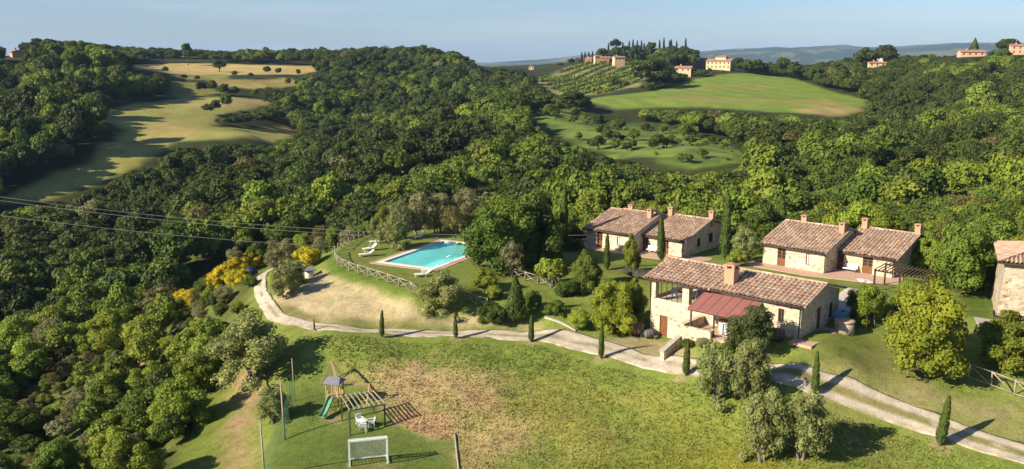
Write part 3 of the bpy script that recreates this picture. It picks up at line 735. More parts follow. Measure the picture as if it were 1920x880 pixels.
def tiled_roof(parent, rng, x0, x1, y0, y1, ze, rise, name='roof', p=.42, asym=0.0):
    ym = (y0 + y1) / 2 + asym
    Vs, Fs, Cs = [], [], []; b = 0
    for ye in (y0, y1):
        V, F, C = tile_slope(rng, x0, x1, ye, ym, ze + .10, ze + rise + .10, p)
        Vs.append(V); Fs.append(F + b); Cs.append(C); b += len(V)
    mb = MB()
    t = .10
    for ye in (y0, y1):                             # boarding under the tiles, its edges seen at eave and verge
        A = [(x0, ye, ze), (x1, ye, ze), (x1, ym, ze + rise), (x0, ym, ze + rise)]
        B = [(a, b_, c + t - .035) for a, b_, c in A]
        mb.add(A + B, [(0, 1, 2, 3), (7, 6, 5, 4), (0, 4, 5, 1), (1, 5, 6, 2), (2, 6, 7, 3), (3, 7, 4, 0)], 1)
    n = int((x1 - x0) / .42)
    rc = []
    for i in range(n):                              # ridge tiles
        a = x0 + (x1 - x0) * i / n; c = x0 + (x1 - x0) * (i + 1) / n
        q0 = len(mb.f)
        mb.tube([(a, ym, ze + rise + .12), (c + .02, ym, ze + rise + .135)], [.135, .12], 8, 0)
        rc += [TILEPAL[rng.integers(0, 8)] * rng.uniform(.85, 1.15)] * (len(mb.f) - q0)
    for xe in (x0, x1):                             # verge tiles
        for ye in (y0, y1):
            m_ = int(math.hypot(ye - ym, rise) / .42)
            for i in range(m_):
                t0, t1 = i / m_, (i + 1) / m_
                q0 = len(mb.f)
                mb.tube([(xe, ym + (ye - ym) * t0, ze + rise * (1 - t0) + .10), (xe, ym + (ye - ym) * t1, ze + rise * (1 - t1) + .125)], [.09, .105], 6, 0)
                rc += [TILEPAL[rng.integers(0, 8)] * rng.uniform(.85, 1.15)] * (len(mb.f) - q0)
    # one mesh
    V = np.concatenate(Vs); me = bpy.data.meshes.new(name)
    verts = [tuple(v) for v in V] + mb.v; faces = [tuple(f) for f in np.concatenate(Fs)] + [tuple(i + len(V) for i in f) for f in mb.f]
    me.from_pydata(verts, [], faces)
    me.materials.append(M['tile']); me.materials.append(M['dark_wood'])
    nT = len(V); nF = len(np.concatenate(Fs))
    mi = np.concatenate([np.zeros(nF, np.int32), np.array(mb.m, np.int32)])
    me.polygons.foreach_set('material_index', mi)
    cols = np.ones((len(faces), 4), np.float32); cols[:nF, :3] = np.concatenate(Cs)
    k = 0
    for i, mm in enumerate(mb.m):
        if mm == 0 and k < len(rc): cols[nF + i, :3] = rc[k]; k += 1
    a = me.attributes.new('tint', 'FLOAT_COLOR', 'FACE'); a.data.foreach_set('color', cols.ravel())
    me.update()
    return link(name, me, parent)
def chimney(parent, x, y, zb, h, w=.62, mat='brick'):
    mb = MB()
    mb.box(x - w / 2, x + w / 2, y - w / 2, y + w / 2, zb - .8, zb + h * .66)
    mb.box(x - w / 2 - .05, x + w / 2 + .05, y - w / 2 - .05, y + w / 2 + .05, zb + h * .66, zb + h * .72)
    q = w * .26
    for sx in (-1, 1):
        for sy in (-1, 1):
            cx, cy = x + sx * (w / 2 - q / 2), y + sy * (w / 2 - q / 2)
            mb.box(cx - q / 2, cx + q / 2, cy - q / 2, cy + q / 2, zb + h * .72, zb + h * .86)
    mb.box(x - w * .2, x + w * .2, y - w * .2, y + w * .2, zb + h * .72, zb + h * .86, 1)
    e = w / 2 + .10
    mb.box(x - e, x + e, y - e, y + e, zb + h * .86, zb + h * .91)
    mb.add([(x - e, y - e, zb + h * .91), (x + e, y - e, zb + h * .91), (x + e, y + e, zb + h * .91), (x - e, y + e, zb + h * .91), (x, y, zb + h)], [(0, 1, 4), (1, 2, 4), (2, 3, 4), (3, 0, 4)], 2)
    return mb.build('chimney', [M[mat], M['iron'], M['far_roof']], parent)
def door(parent, S, u0, u1, z0, z1, glazed=True, label=None):
    mb = MB(); n0, n1 = .11, .17; f = .07
    sbox(mb, S, u0, u0 + f, n0 - .03, n1, z0, z1); sbox(mb, S, u1 - f, u1, n0 - .03, n1, z0, z1); sbox(mb, S, u0 + f, u1 - f, n0 - .03, n1, z1 - f, z1)
    um = (u0 + u1) / 2; zm = z0 + (z1 - z0) * (.45 if glazed else .98)
    k = 6
    for i in range(k):
        a = u0 + f + (u1 - u0 - 2 * f) * i / k; b = u0 + f + (u1 - u0 - 2 * f) * (i + 1) / k
        sbox(mb, S, a + .006, b - .006, n0, n1, z0 + .02, zm)
    if glazed:
        sbox(mb, S, um - .05, um + .05, n0 - .015, n1, zm, z1 - f)
        for i in range(1, 3):
            zz = zm + (z1 - f - zm) * i / 3
            sbox(mb, S, u0 + f, um - .05, n0, n1, zz - .02, zz + .02); sbox(mb, S, um + .05, u1 - f, n0, n1, zz - .02, zz + .02)
    o = mb.build('door', M['wood_door'], parent)
    if label: o['label'] = label
    if glazed:
        g = MB(); sbox(g, S, u0 + f, u1 - f, n1 + .005, n1 + .02, zm, z1 - f); g.build('pane', M['glass'], o)
    h = MB(); sbox(h, S, um + .08 if glazed else u1 - .2, um + .12 if glazed else u1 - .15, n0 - .06, n0 - .002, z0 + .95, z0 + 1.08); h.build('handle', M['iron'], o)
    return o
def window(parent, S, u0, u1, z0, z1, curtain=False):
    mb = MB(); f = .06
    sbox(mb, S, u0, u0 + f, .08, .15, z0, z1); sbox(mb, S, u1 - f, u1, .08, .15, z0, z1)
    sbox(mb, S, u0 + f, u1 - f, .08, .15, z0, z0 + f); sbox(mb, S, u0 + f, u1 - f, .08, .15, z1 - f, z1)
    um = (u0 + u1) / 2; sbox(mb, S, um - .03, um + .03, .09, .15, z0 + f, z1 - f)
    o = mb.build('window', M['wood_door'], parent)
    g = MB(); sbox(g, S, u0 + f, u1 - f, .155, .17, z0 + f, z1 - f); g.build('pane', M['white' if curtain else 'glass'], o)
    s = MB(); sbox(s, S, u0 - .08, u1 + .08, -.06, .08, z0 - .07, z0 - .003); s.build('sill', M['concrete'], o)
    return o
def gutter(parent, x0, x1, y, z, down=()):
    mb = MB(); mb.tube([(x0, y, z), (x1, y, z)], .065, 8)
    for dx, zb, yy in down: mb.tube([(dx, y, z), (dx, yy, z - .35), (dx, yy, zb)], .045, 8)
    return mb.build('gutter', M['gutter'], parent)
rng = np.random.default_rng(11)

# ------------------------------------------------------------------ twin cottages
def cottage(O, yaw, zb, LA, LB, W, setback, eA, eB, rise, label, doorsA, winA, doorsB, wing=0.0, gable=()):
    t = empty('stone_cottage', (O[0], O[1], zb), yaw, label, 'cottage')
    A = MB(); SA = side('front', LA, W)
    walls(A, LA, W, -1.2, eA + .06, rise * (W / (W + .8)), {'front': [(*d, ) for d in doorsA + winA]})
    A.build('wall', M['stone'], t)
    SB = side('front', LB, W, LA, setback); SR = side('right', LB, W, LA, setback)
    B = MB()
    walls(B, LB, W, -1.2, eB + .06, rise * (W / (W + .8)), {'front': doorsB, 'right': list(gable)}, LA, setback, ('front', 'right', 'back'))
    B.build('wall', M['stone'], t)
    for d in doorsA: door(t, SA, *d)
    for d in doorsB: door(t, SB, *d)
    for w in winA: window(t, SA, *w, curtain=True)
    for w in gable: window(t, SR, *w)
    r1 = tiled_roof(t, rng, -.4 + wing, LA + .12, -.42, W + .42, eA, rise)
    if wing: tiled_roof(t, rng, -.4, wing - .02, -.42, W + .42, eA - .13, rise)
    r2 = tiled_roof(t, rng, LA + .16, LA + LB + .42, setback - .42, setback + W + .42, eB - .02, rise)
    gutter(t, -.4, LA + .1, -.48, eA + .02, [(LA - .08, -.2, -.06)])
    gutter(t, LA + .2, LA + LB + .4, setback - .48, eB, [(LA + LB - .1, -.2, setback - .06)])
    return t, r1, r2
def uz(O, yaw, zb, px, py, n=0.0):
    u, z = face_uz(O, yaw, px, py, n); return u, z - zb
# cottage with the pergola beside it
z2 = 6.5
U = lambda px, n=0.0: face_uz(C2A_O, Y2, px, 490, n)[0]
LA2 = 7.55; SB2 = 3.1
d1 = U(1457), U(1472.5); w1 = U(1510.5), U(1518.5)
d2 = U(1565.5, SB2) - LA2, U(1582, SB2) - LA2; d3 = U(1617.5, SB2) - LA2, U(1637, SB2) - LA2
t2, r2a, r2b = cottage(C2A_O, Y2, z2, LA2, 6.3, 12.2, SB2, 2.28, 2.1, 1.9, 'stone cottage with three brown doors, a wooden pergola at its gable end',
    [(d1[0], d1[1], .02, 2.12)], [(w1[0], w1[1], .75, 1.95)], [(d2[0], d2[1], .02, 1.98), (d3[0], d3[1], .02, 1.98)])
ymid = 6.1
chimney(r2a, U(1502, 6) , ymid + .2, 4.1, 1.15); chimney(r2a, U(1576, 5), ymid - 1.2, 3.85, 1.35)
chimney(r2b, LA2 + .55, SB2 + ymid - .2, 3.9, 1.4); chimney(r2b, LA2 + 6.25, SB2 + ymid + .6, 3.9, 1.35)
pt = MB(); pt.prism([(-1.4, -2.3), (6.4, -2.3), (LA2 + .1, -1.9), (LA2 + 5.6, -.6), (LA2 + 8.0, 1.2), (LA2 + 6.6, SB2 + 2), (LA2 - .2, SB2 + .3), (-.8, .6), (-1.4, .3)], -.5, .06)
tag(pt.build('patio', M['terracotta'], None, loc=(C2A_O[0], C2A_O[1], z2), rz=Y2), kind='structure')
# cottage behind the lawn with the slim cypresses
z1 = 5.75
V1 = lambda px, n=0.0: face_uz(C1A_O, Y1, px, 455, n)[0]
LA1 = 7.45; SB1 = 2.0
e1 = V1(1119), V1(1129.5); x1 = V1(1156.5), V1(1165)
e2 = V1(1203.5, SB1) - LA1, V1(1215, SB1) - LA1; e3 = V1(1243, SB1) - LA1, V1(1254, SB1) - LA1
g1 = [(3.3, 4.2, .8, 1.9), (6.3, 7.4, .9, 2.2)]
t1, r1a, r1b = cottage(C1A_O, Y1, z1, LA1, 6.0, 12.4, SB1, 2.28, 2.05, 1.9, 'stone cottage behind the lawn with slim cypresses in front of its doors',
    [(e1[0], e1[1], .02, 2.1)], [(x1[0], x1[1], .75, 1.85)], [(e2[0], e2[1], .02, 1.95), (e3[0], e3[1], .02, 1.95)], 2.0, g1)
chimney(r1a, V1(1180, 6), ymid + .2, 4.0, 1.1); chimney(r1a, V1(1219, 5), ymid - 1.3, 3.75, 1.4)
chimney(r1b, LA1 + .5, SB1 + ymid - .1, 3.85, 1.3); chimney(r1b, LA1 + 6.0, SB1 + ymid + .8, 3.75, 1.4)
pt = MB(); pt.prism([(-3.2, -.2), (-.5, -1.5), (LA1, -1.3), (LA1 + .5, -1.3), (LA1 + 6.0, -.6), (LA1 + 9.5, 1.5), (LA1 + 9.0, 4), (LA1 - .2, SB1 + .3), (-3.0, 1.6)], -.6, .06)
tag(pt.build('patio', M['terracotta'], None, loc=(C1A_O[0], C1A_O[1], z1), rz=Y1), kind='structure')

# ------------------------------------------------------------------ main house with the loggia
zm = 4.0
LM, WM, EM, RM = 15.2, 8.0, 5.36, 1.21
t = MAIN = empty('stone_farmhouse', (MAIN_O[0], MAIN_O[1], zm), YM, 'long stone farmhouse with open loggia under its tiled roof and red awning', 'farmhouse')
UM = lambda px, py, n=0.0: uz(MAIN_O, YM, zm, px, py, n)
LX = 7.7; FLZ = 3.05
db = (UM(1236.5, 610)[0], UM(1251.5, 610)[0], -.38, 1.86)
wn_ = (UM(1459, 590)[0], UM(1470, 590)[0], UM(1465, 604)[1], UM(1465, 579)[1])
w = MB()
SF = side('front', LM, WM)
wall_side(w, side('front', LX, WM), LX, -2.5, FLZ + .32, [db])
wall_side(w, side('left', LX, WM), WM, -2.5, FLZ + .32, [])
wall_side(w, side('back', LM, WM), LM - LX, -2.5, EM + .05, [])
w.quad((LX, WM, -2.5), (0, WM, -2.5), (0, WM, FLZ + .32), (LX, WM, FLZ + .32))
wall_side(w, side('front', LM - LX, WM, LX), LM - LX, -2.5, EM + .05, [(wn_[0] - LX, wn_[1] - LX, wn_[2], wn_[3]), (2.0, 3.1, 2.05, 4.2)])
gd = (3.3, 4.2, 2.45, 4.55); gw = (6.0, 6.8, 3.0, 4.4)
wall_side(w, side('right', LM, WM), WM, -2.5, EM + .05, [gd, gw], RM * .9)
wall_side(w, side('left', 0, WM, LX), WM, FLZ, EM + .05, [], RM * .9)
w.box(.28, LX, .28, WM - .28, FLZ - .2, FLZ)                          # loggia floor
w.box(0, LX, .0, .26, FLZ + .32, FLZ + .36); 
w.build('wall', M['stone'], t)
for px_, py_, sx in ((0, 0, .62), (3.55, 0, .72), (0, WM - .6, .6), (3.55, WM - .6, .6)):
    b = MB(); b.box(px_ + .02, px_ + sx, py_ + .02, py_ + .6, FLZ + .36, EM + .12); b.build('pillar', M['stone'], t)
b = MB(); b.box(-.1, LX, .05, .3, EM - .14, EM + .06); b.box(-.1, LX, WM - .3, WM - .05, EM - .14, EM + .06); b.bar((0.1, WM / 2, EM + RM - .1), (LX, WM / 2, EM + RM - .1), .2, .2)
b.build('roof_beam', M['dark_wood'], t)
for i in range(1, 5):
    b = MB(); xx = .62 + (3.55 - .62) * i / 5; b.bar((xx, .14, FLZ + .36), (xx, .14, EM - .1), .06); b.build('iron_bar', M['iron'], t)
for i in range(1, 4):
    b = MB(); xx = 4.27 + (LX - 4.27) * i / 4; b.bar((xx, .14, FLZ + .36), (xx, .14, EM - .1), .06); b.build('iron_bar', M['iron'], t)
b = MB()
for yy in (WM - .2,):
    b.bar((.6, yy, FLZ + 1.1), (LX, yy, FLZ + 1.1), .05)
    for i in range(14): b.bar((.6 + i * .5, yy, FLZ + .3), (.6 + i * .5, yy, FLZ + 1.1), .025)
b.build('railing', M['iron'], t)
door(t, SF, *db, glazed=False)
window(t, SF, *wn_)
door(t, side('front', LM - LX, WM, LX), 2.0, 3.1, 2.05, 4.2)
SRm = side('right', LM, WM)
door(t, SRm, *gd, glazed=False); window(t, SRm, *gw)
rl = tiled_roof(t, rng, -.45, 6.55, -.45, WM + .45, EM - .10, RM, p=.44)
rr = tiled_roof(t, rng, 6.6, LM + .45, -.45, WM + .45, EM, RM, p=.44)
chimney(rr, UM(1371, 540, 1.4)[0], 1.35, EM + .5, 2.0, .95)
gutter(t, -.45, 6.5, -.52, EM - .06, [(.1, -1.5, -.06)]); gutter(t, 6.65, LM + .45, -.52, EM + .04, [(LM - .1, 1.5, -.06)])
# awning over the outdoor kitchen
ax0, ax1 = 6.0, 11.7; ayt, ayb = -.08, -3.05; azt, azb = 5.02, 4.05
aw = MB()
for i in range(6):
    a = ax0 + (ax1 - ax0) * i / 6; b_ = ax0 + (ax1 - ax0) * (i + 1) / 6
    aw.add([(a, ayt, azt), (b_ - .02, ayt, azt), (b_ - .02, ayb, azb), (a, ayb, azb), (a, ayt, azt + .05), (b_ - .02, ayt, azt + .05), (b_ - .02, ayb, azb + .05), (a, ayb, azb + .05)],
           [(3, 2, 1, 0), (4, 5, 6, 7), (0, 1, 5, 4), (1, 2, 6, 5), (2, 3, 7, 6), (3, 0, 4, 7)])
    aw.bar((a, ayt, azt + .065), (a, ayb, azb + .065), .05, .04)
awo = aw.build('awning', M['awning'], t)
for px_ in (6.3, 8.6, 10.75, 12.05):
    b = MB(); b.bar((px_, ayb + .12, 1.6), (px_, ayb + .12, azb), .13); b.build('awning_post', M['dark_wood'], t)
b = MB(); b.bar((ax0, ayb + .12, azb - .07), (ax1, ayb + .12, azb - .07), .12, .14); b.build('awning_beam', M['dark_wood'], t)
# terrace under the awning, its retaining wall and the low garden wall
tz = 1.98
b = MB(); b.prism([(6.1, -3.3), (12.6, -3.3), (12.9, -.02), (6.1, -.02)], -1.5, tz); tag(b.build('terrace', M['terracotta'], None, loc=(MAIN_O[0], MAIN_O[1], zm), rz=YM), kind='structure')
b = MB(); b.box(5.6, 6.05, -3.6, -.03, -2.2, 2.75); b.box(6.05, 8.7, -3.62, -3.32, -2.2, 2.6)
g_ = b.build('retaining_wall', M['stone'], None, loc=(MAIN_O[0], MAIN_O[1], zm), rz=YM); tag(g_, 'pale stone terrace wall beside the basement door of the farmhouse', 'wall')
b = MB()
b.add([(5.35, -6.3, -2), (5.75, -6.3, -2), (5.75, -3.64, -2), (5.35, -3.64, -2), (5.35, -6.3, .75), (5.75, -6.3, .75), (5.75, -3.64, 1.5), (5.35, -3.64, 1.5)], [(0, 3, 2, 1), (4, 5, 6, 7), (0, 1, 5, 4), (1, 2, 6, 5), (2, 3, 7, 6), (3, 0, 4, 7)])
gw_ = empty('garden_wall', (MAIN_O[0], MAIN_O[1], zm), YM, 'low sloping stone garden wall beside the drive near the basement door', 'wall')
b.build('masonry', M['stone'], gw_)
c_ = MB(); c_.bar((5.55, -6.4, .80), (5.55, -3.6, 1.55), .5, .1); c_.build('coping', M['concrete'], gw_)
b = MB(); b.prism([(LM - .4, -1.3), (LM + 1.6, -1.3), (LM + 1.6, 6.2), (LM - .0, 6.2)], 1.2, 2.52)
tag(b.build('paved_step', M['terracotta'], None, loc=(MAIN_O[0], MAIN_O[1], zm), rz=YM), kind='structure')

# ------------------------------------------------------------------ old house cut by the right edge of the picture
hp = hit(1864, 603)
YR = math.radians(-26)
OH = empty('tall_stone_house', (hp[0], hp[1], hp[2]), YR, 'tall old rubble stone house at the edge with tiled eave', 'house')
EH = 5.35
b = MB(); bt = .42
Lh, Wh = 9.0, 9.0
def battered(S, ln):
    zs = [(-2, 0.0), (EH, bt)]
    b.quad(S(0 - 0, 0, -2), S(ln, 0, -2), S(ln, bt, EH), S(bt, bt, EH))
b.add([(0, 0, -2), (Lh, 0, -2), (Lh, Wh, -2), (0, Wh, -2), (bt, .25, EH), (Lh - bt, .25, EH), (Lh - bt, Wh - .25, EH), (bt, Wh - .25, EH)], [(0, 1, 5, 4), (1, 2, 6, 5), (2, 3, 7, 6), (3, 0, 4, 7), (4, 5, 6, 7)])
b.build('wall', M['old_stone'], OH)
def hip_roof(parent, x0, x1, y0, y1, ze, rise):
    ym = (y0 + y1) / 2; hw = (y1 - y0) / 2; Vs, Fs, Cs = [], [], []; b_ = 0
    for ye in (y0, y1):
        V, F, C = tile_slope(rng, x0, x1, ye, ym, ze + .10, ze + rise + .10, .34)
        t_ = 1 - np.abs(V[:, 1] - ym) / hw; V[:, 0] = np.clip(V[:, 0], x0 + t_ * hw, x1 - t_ * hw); Vs.append(V); Fs.append(F + b_); Cs.append(C); b_ += len(V)
    for xe, sg in ((x0, 1), (x1, -1)):
        V, F, C = tile_slope(rng, y0, y1, 0, hw, ze + .10, ze + rise + .10, .34)
        t_ = np.clip(V[:, 1] / hw, 0, 1); yy = np.clip(V[:, 0], y0 + t_ * hw, y1 - t_ * hw); xx = xe + sg * V[:, 1]
        V = np.stack([xx, yy, V[:, 2]], 1); Vs.append(V); Fs.append((F if sg < 0 else F[:, ::-1]) + b_); Cs.append(C); b_ += len(V)
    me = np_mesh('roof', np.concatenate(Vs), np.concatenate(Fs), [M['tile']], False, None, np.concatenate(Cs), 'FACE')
    link('roof', me, parent)
    q = MB(); q.box(x0 + .05, x1 - .05, y0 + .05, y1 - .05, ze - .05, ze + .06); q.build('eave_board', M['dark_wood'], parent)
hip_roof(OH, -.25, Lh + .2, -.4, Wh + .2, EH, 1.25)
b = MB(); b.box(2.4, 3.3, .03, .2, 2.6, 3.9); wo_ = b.build('window', M['wood_door'], OH)
b = MB(); b.prism([(-1.2, -2.2), (10, -2.2), (10, .1), (-1.6, .6)], -.8, .05)
tag(b.build('paved_terrace', M['concrete'], None, loc=hp, rz=YR), kind='structure')

# ------------------------------------------------------------------ pool
PO = _pl
pl = empty('swimming_pool', (PO[0], PO[1], POOL_Z), POOL_YAW, 'turquoise rectangular swimming pool with white rim and terracotta paving', 'pool')
b = MB(); d = 1.5
b.quad((0, 0, -d), (POOL_L, 0, -d), (POOL_L, POOL_B, -d), (0, POOL_B, -d))
b.quad((0, 0, -d), (0, 0, .02), (POOL_L, 0, .02), (POOL_L, 0, -d)); b.quad((POOL_L, 0, -d), (POOL_L, 0, .02), (POOL_L, POOL_B, .02), (POOL_L, POOL_B, -d))
b.quad((POOL_L, POOL_B, -d), (POOL_L, POOL_B, .02), (0, POOL_B, .02), (0, POOL_B, -d)); b.quad((0, POOL_B, -d), (0, POOL_B, .02), (0, 0, .02), (0, 0, -d))
for k in range(3): b.box(.02, 1.5 - .35 * k, 0.02, 1.1 - .25 * k, -d + .02, -d + .3 * (k + 1))
M['basin'] = plain('pool_liner', (0.62, 0.93, 0.94), (0.58, 0.88, 0.90), .8, .5)
b.build('basin', M['basin'], pl)
def ring(name, i, o, z0, z1, mat):
    mb = MB()
    q = lambda e: [(-e, -e), (POOL_L + e, -e), (POOL_L + e, POOL_B + e), (-e, POOL_B + e)]
    A, B = q(i), q(o); nn = 4
    vs = [(x, y, z) for z in (z0, z1) for x, y in A + B]
    fs = []
    for k in range(4):
        j = (k + 1) % 4
        fs += [(8 + k, 8 + j, 12 + j, 12 + k)[::-1], (k, j, 4 + j, 4 + k), (k, j, 8 + j, 8 + k)[::-1], (4 + k, 4 + j, 12 + j, 12 + k)]
    mb.add(vs, fs)
    return mb.build(name, mat, pl)
ring('rim', 0, .55, -.12, .09, M['white_wall'])
ring('paving', .552, 1.2, -.35, .05, M['terracotta'])
m, nt, p, o = new_mat('pool_water')
p.inputs['Base Color'].default_value = (.20, .62, .68, 1); p.inputs['Roughness'].default_value = .10; p.inputs['Specular IOR Level'].default_value = .25
p.inputs['Transmission Weight'].default_value = 0.0
nt.links.new(ramp(nt, noise_fac(nt, .35, 2), [(.3, (.22, .90, .84)), (.7, (.34, .97, .92))]), p.inputs['Base Color'])
bump(nt, p, noise_fac(nt, 2.6, 4), .3, .06)
tr = N(nt, 'ShaderNodeBsdfTransparent'); tr.inputs['Color'].default_value = (.62, .97, .98, 1)
mx = N(nt, 'ShaderNodeMixShader'); mx.inputs[0].default_value = .5
nt.links.new(tr.outputs[0], mx.inputs[1]); nt.links.new(p.outputs[0], mx.inputs[2]); nt.links.new(mx.outputs[0], o.inputs['Surface'])
b = MB(); b.quad((.001, .001, -.10), (POOL_L - .001, .001, -.10), (POOL_L - .001, POOL_B - .001, -.10), (.001, POOL_B - .001, -.10)); b.build('water', m, pl)
b = MB()
for yy in (3.0, 3.6):
    b.tube([(POOL_L + .5, yy, .09), (POOL_L + .45, yy, .75), (POOL_L + .1, yy, .85), (POOL_L - .15, yy, .6), (POOL_L - .15, yy, -.4)], .025, 8)
M['steel'] = plain('polished_steel', (.7, .7, .7), None, 2, .25, .5, 1.0)
b.build('ladder', M['steel'], pl)

# ------------------------------------------------------------------ far houses on the hills
def far_house(px, py, wpx, Y, wall, label, yaw=-.35, storeys=2, depth=.7, tower=False, cat='house'):
    p = at_y(px, py, Y); x, y = p[0], p[1]; z = min(hz(x, y), p[2])
    L = wpx * Y / FPX; W = L * depth; h = max(p[2] - z, 0) + storeys * 2.9
    z = max(z, p[2] - 3.5); t = empty('hill_house', (x, y, z), yaw, label, cat)
    b = MB(); walls(b, L, W, -6, h, .16 * W, {}, -L / 2, 0); b.build('wall', M[wall], t)
    r = MB(); e = .5
    for s in (0, 1):
        y0, y1 = (-e, W / 2) if s == 0 else (W + e, W / 2)
        A = [(-L / 2 - e, y0, h - .1), (L / 2 + e, y0, h - .1), (L / 2 + e, y1, h + .16 * W + .12), (-L / 2 - e, y1, h + .16 * W + .12)]
        r.add(A + [(a, b_, c + .25) for a, b_, c in A], [(0, 1, 2, 3), (7, 6, 5, 4), (0, 4, 5, 1), (1, 5, 6, 2), (2, 6, 7, 3), (3, 7, 4, 0)])
    ro = r.build('roof', M['far_roof'], t)
    c = MB(); c.box(-L * .2 - .4, -L * .2 + .4, W * .5 - .4, W * .5 + .4, h, h + .16 * W + 1.6); c.build('chimney', M['brick'], ro)
    n = max(2, int(L / 3.2)); S = side('front', L, W, -L / 2)
    for s in range(storeys):
        for i in range(n):
            u = L * (i + .5) / n; zz = h - (s + 1) * 2.8 + .9
            wn2 = MB(); sbox(wn2, S, u - .5, u + .5, -.04, .06, zz, zz + 1.3); wn2.build('window', M['dark_wood'], t)
    if tower:
        b = MB(); b.box(-L * .15, L * .25, W * .3, W * .8, h, h + 3.4); b.build('attic', M[wall], t)
        q = MB(); q.add([(-L * .18, W * .25, h + 3.4), (L * .28, W * .25, h + 3.4), (L * .28, W * .85, h + 3.4), (-L * .18, W * .85, h + 3.4), (-L * .1, W * .55, h + 4.6), (L * .2, W * .55, h + 4.6)], [(0, 1, 5, 4), (1, 2, 5), (2, 3, 4, 5), (3, 0, 4), (3, 2, 1, 0)]); q.build('attic_roof', M['far_roof'], t)
    return t
far_house(1346, 130, 46, 690, 'ochre_wall', 'large pink and ochre villa above the green field with a raised attic', -.55, 2, .6, True)
far_house(1280, 136, 30, 640, 'ochre_wall', 'low tiled house half hidden by trees beside the ochre villa', -.4, 1, .7)
far_house(1162, 117, 20, 800, 'ochre_wall', 'stone villa below the row of dark cypresses on the hilltop', .25, 1, .6)
far_house(1131, 114, 22, 860, 'red_wall', 'long low house with tiled roof beside the hilltop villa', -.1, 1, .4)
far_house(1103, 116, 13, 860, 'red_wall', 'small red house at the left end of the hilltop hamlet', -.5, 1, .8)
far_house(1824, 106, 42, 620, 'pink_wall', 'long pink house on the right hand hill with tall conifer behind', -.15, 1, .5)
far_house(1912, 102, 30, 640, 'pink_wall', 'pink house among trees at the right end of the ridge', -.3, 2, .6)
far_house(1645, 126, 30, 640, 'ochre_wall', 'low ochre ruin below the two round trees', -.1, 1, .3)
far_house(1696, 124, 9, 640, 'ochre_wall', 'tiny ochre hut in the wood right of the ruin', .1, 1, .9)
far_house(1651, 115, 9, 700, 'white_wall', 'small white tower house between the two round trees', -.1, 2, .9)
far_house(22, 117, 26, 520, 'pink_wall', 'brownish house in trees on the dark left hill', -.9, 2, .7)
far_house(996, 138, 9, 900, 'ochre_wall', 'small yellow house in the gap before the blue hills', -.4, 2, .8)
far_house(978, 141, 9, 900, 'white_wall', 'small pale house left of the yellow house in the gap', -.2, 1, .8)
far_house(1120, 113, 9, 840, 'ochre_wall', 'tiny ochre house between the red house and the villa', .3, 1, .8)
# ------------------------------------------------------------------ trees: crown and trunk models
def _dirs(rng, n, zmin=-1.0):
    z = rng.uniform(zmin, 1, n); a = rng.uniform(0, 2 * math.pi, n); r = np.sqrt(1 - z * z)
    return np.stack([r * np.cos(a), r * np.sin(a), z], 1)
_ico = bmesh.new(); bmesh.ops.create_icosphere(_ico, subdivisions=1, radius=1.0)
ICOV = np.array([v.co[:] for v in _ico.verts]); ICOF = np.array([[v.index for v in f.verts] for f in _ico.faces]); _ico.free()
def leaves_quads(rng, P_, Nn, size, stretch=1.0):
    n = len(P_)
    t = np.cross(Nn, rng.normal(0, 1, (n, 3))); t /= np.linalg.norm(t, axis=1)[:, None] + 1e-9
    b = np.cross(Nn, t)
    s = (size * rng.uniform(.55, 1.4, n))[:, None]
    q = np.stack([P_ - t * s * .5 * stretch, P_ - b * s * .42, P_ + t * s * .5 * stretch, P_ + b * s * .42], 1)
    q[:, 1] += Nn * s * .12; q[:, 3] += Nn * s * .12
    return q.reshape(-1, 3), np.arange(n * 4).reshape(n, 4)
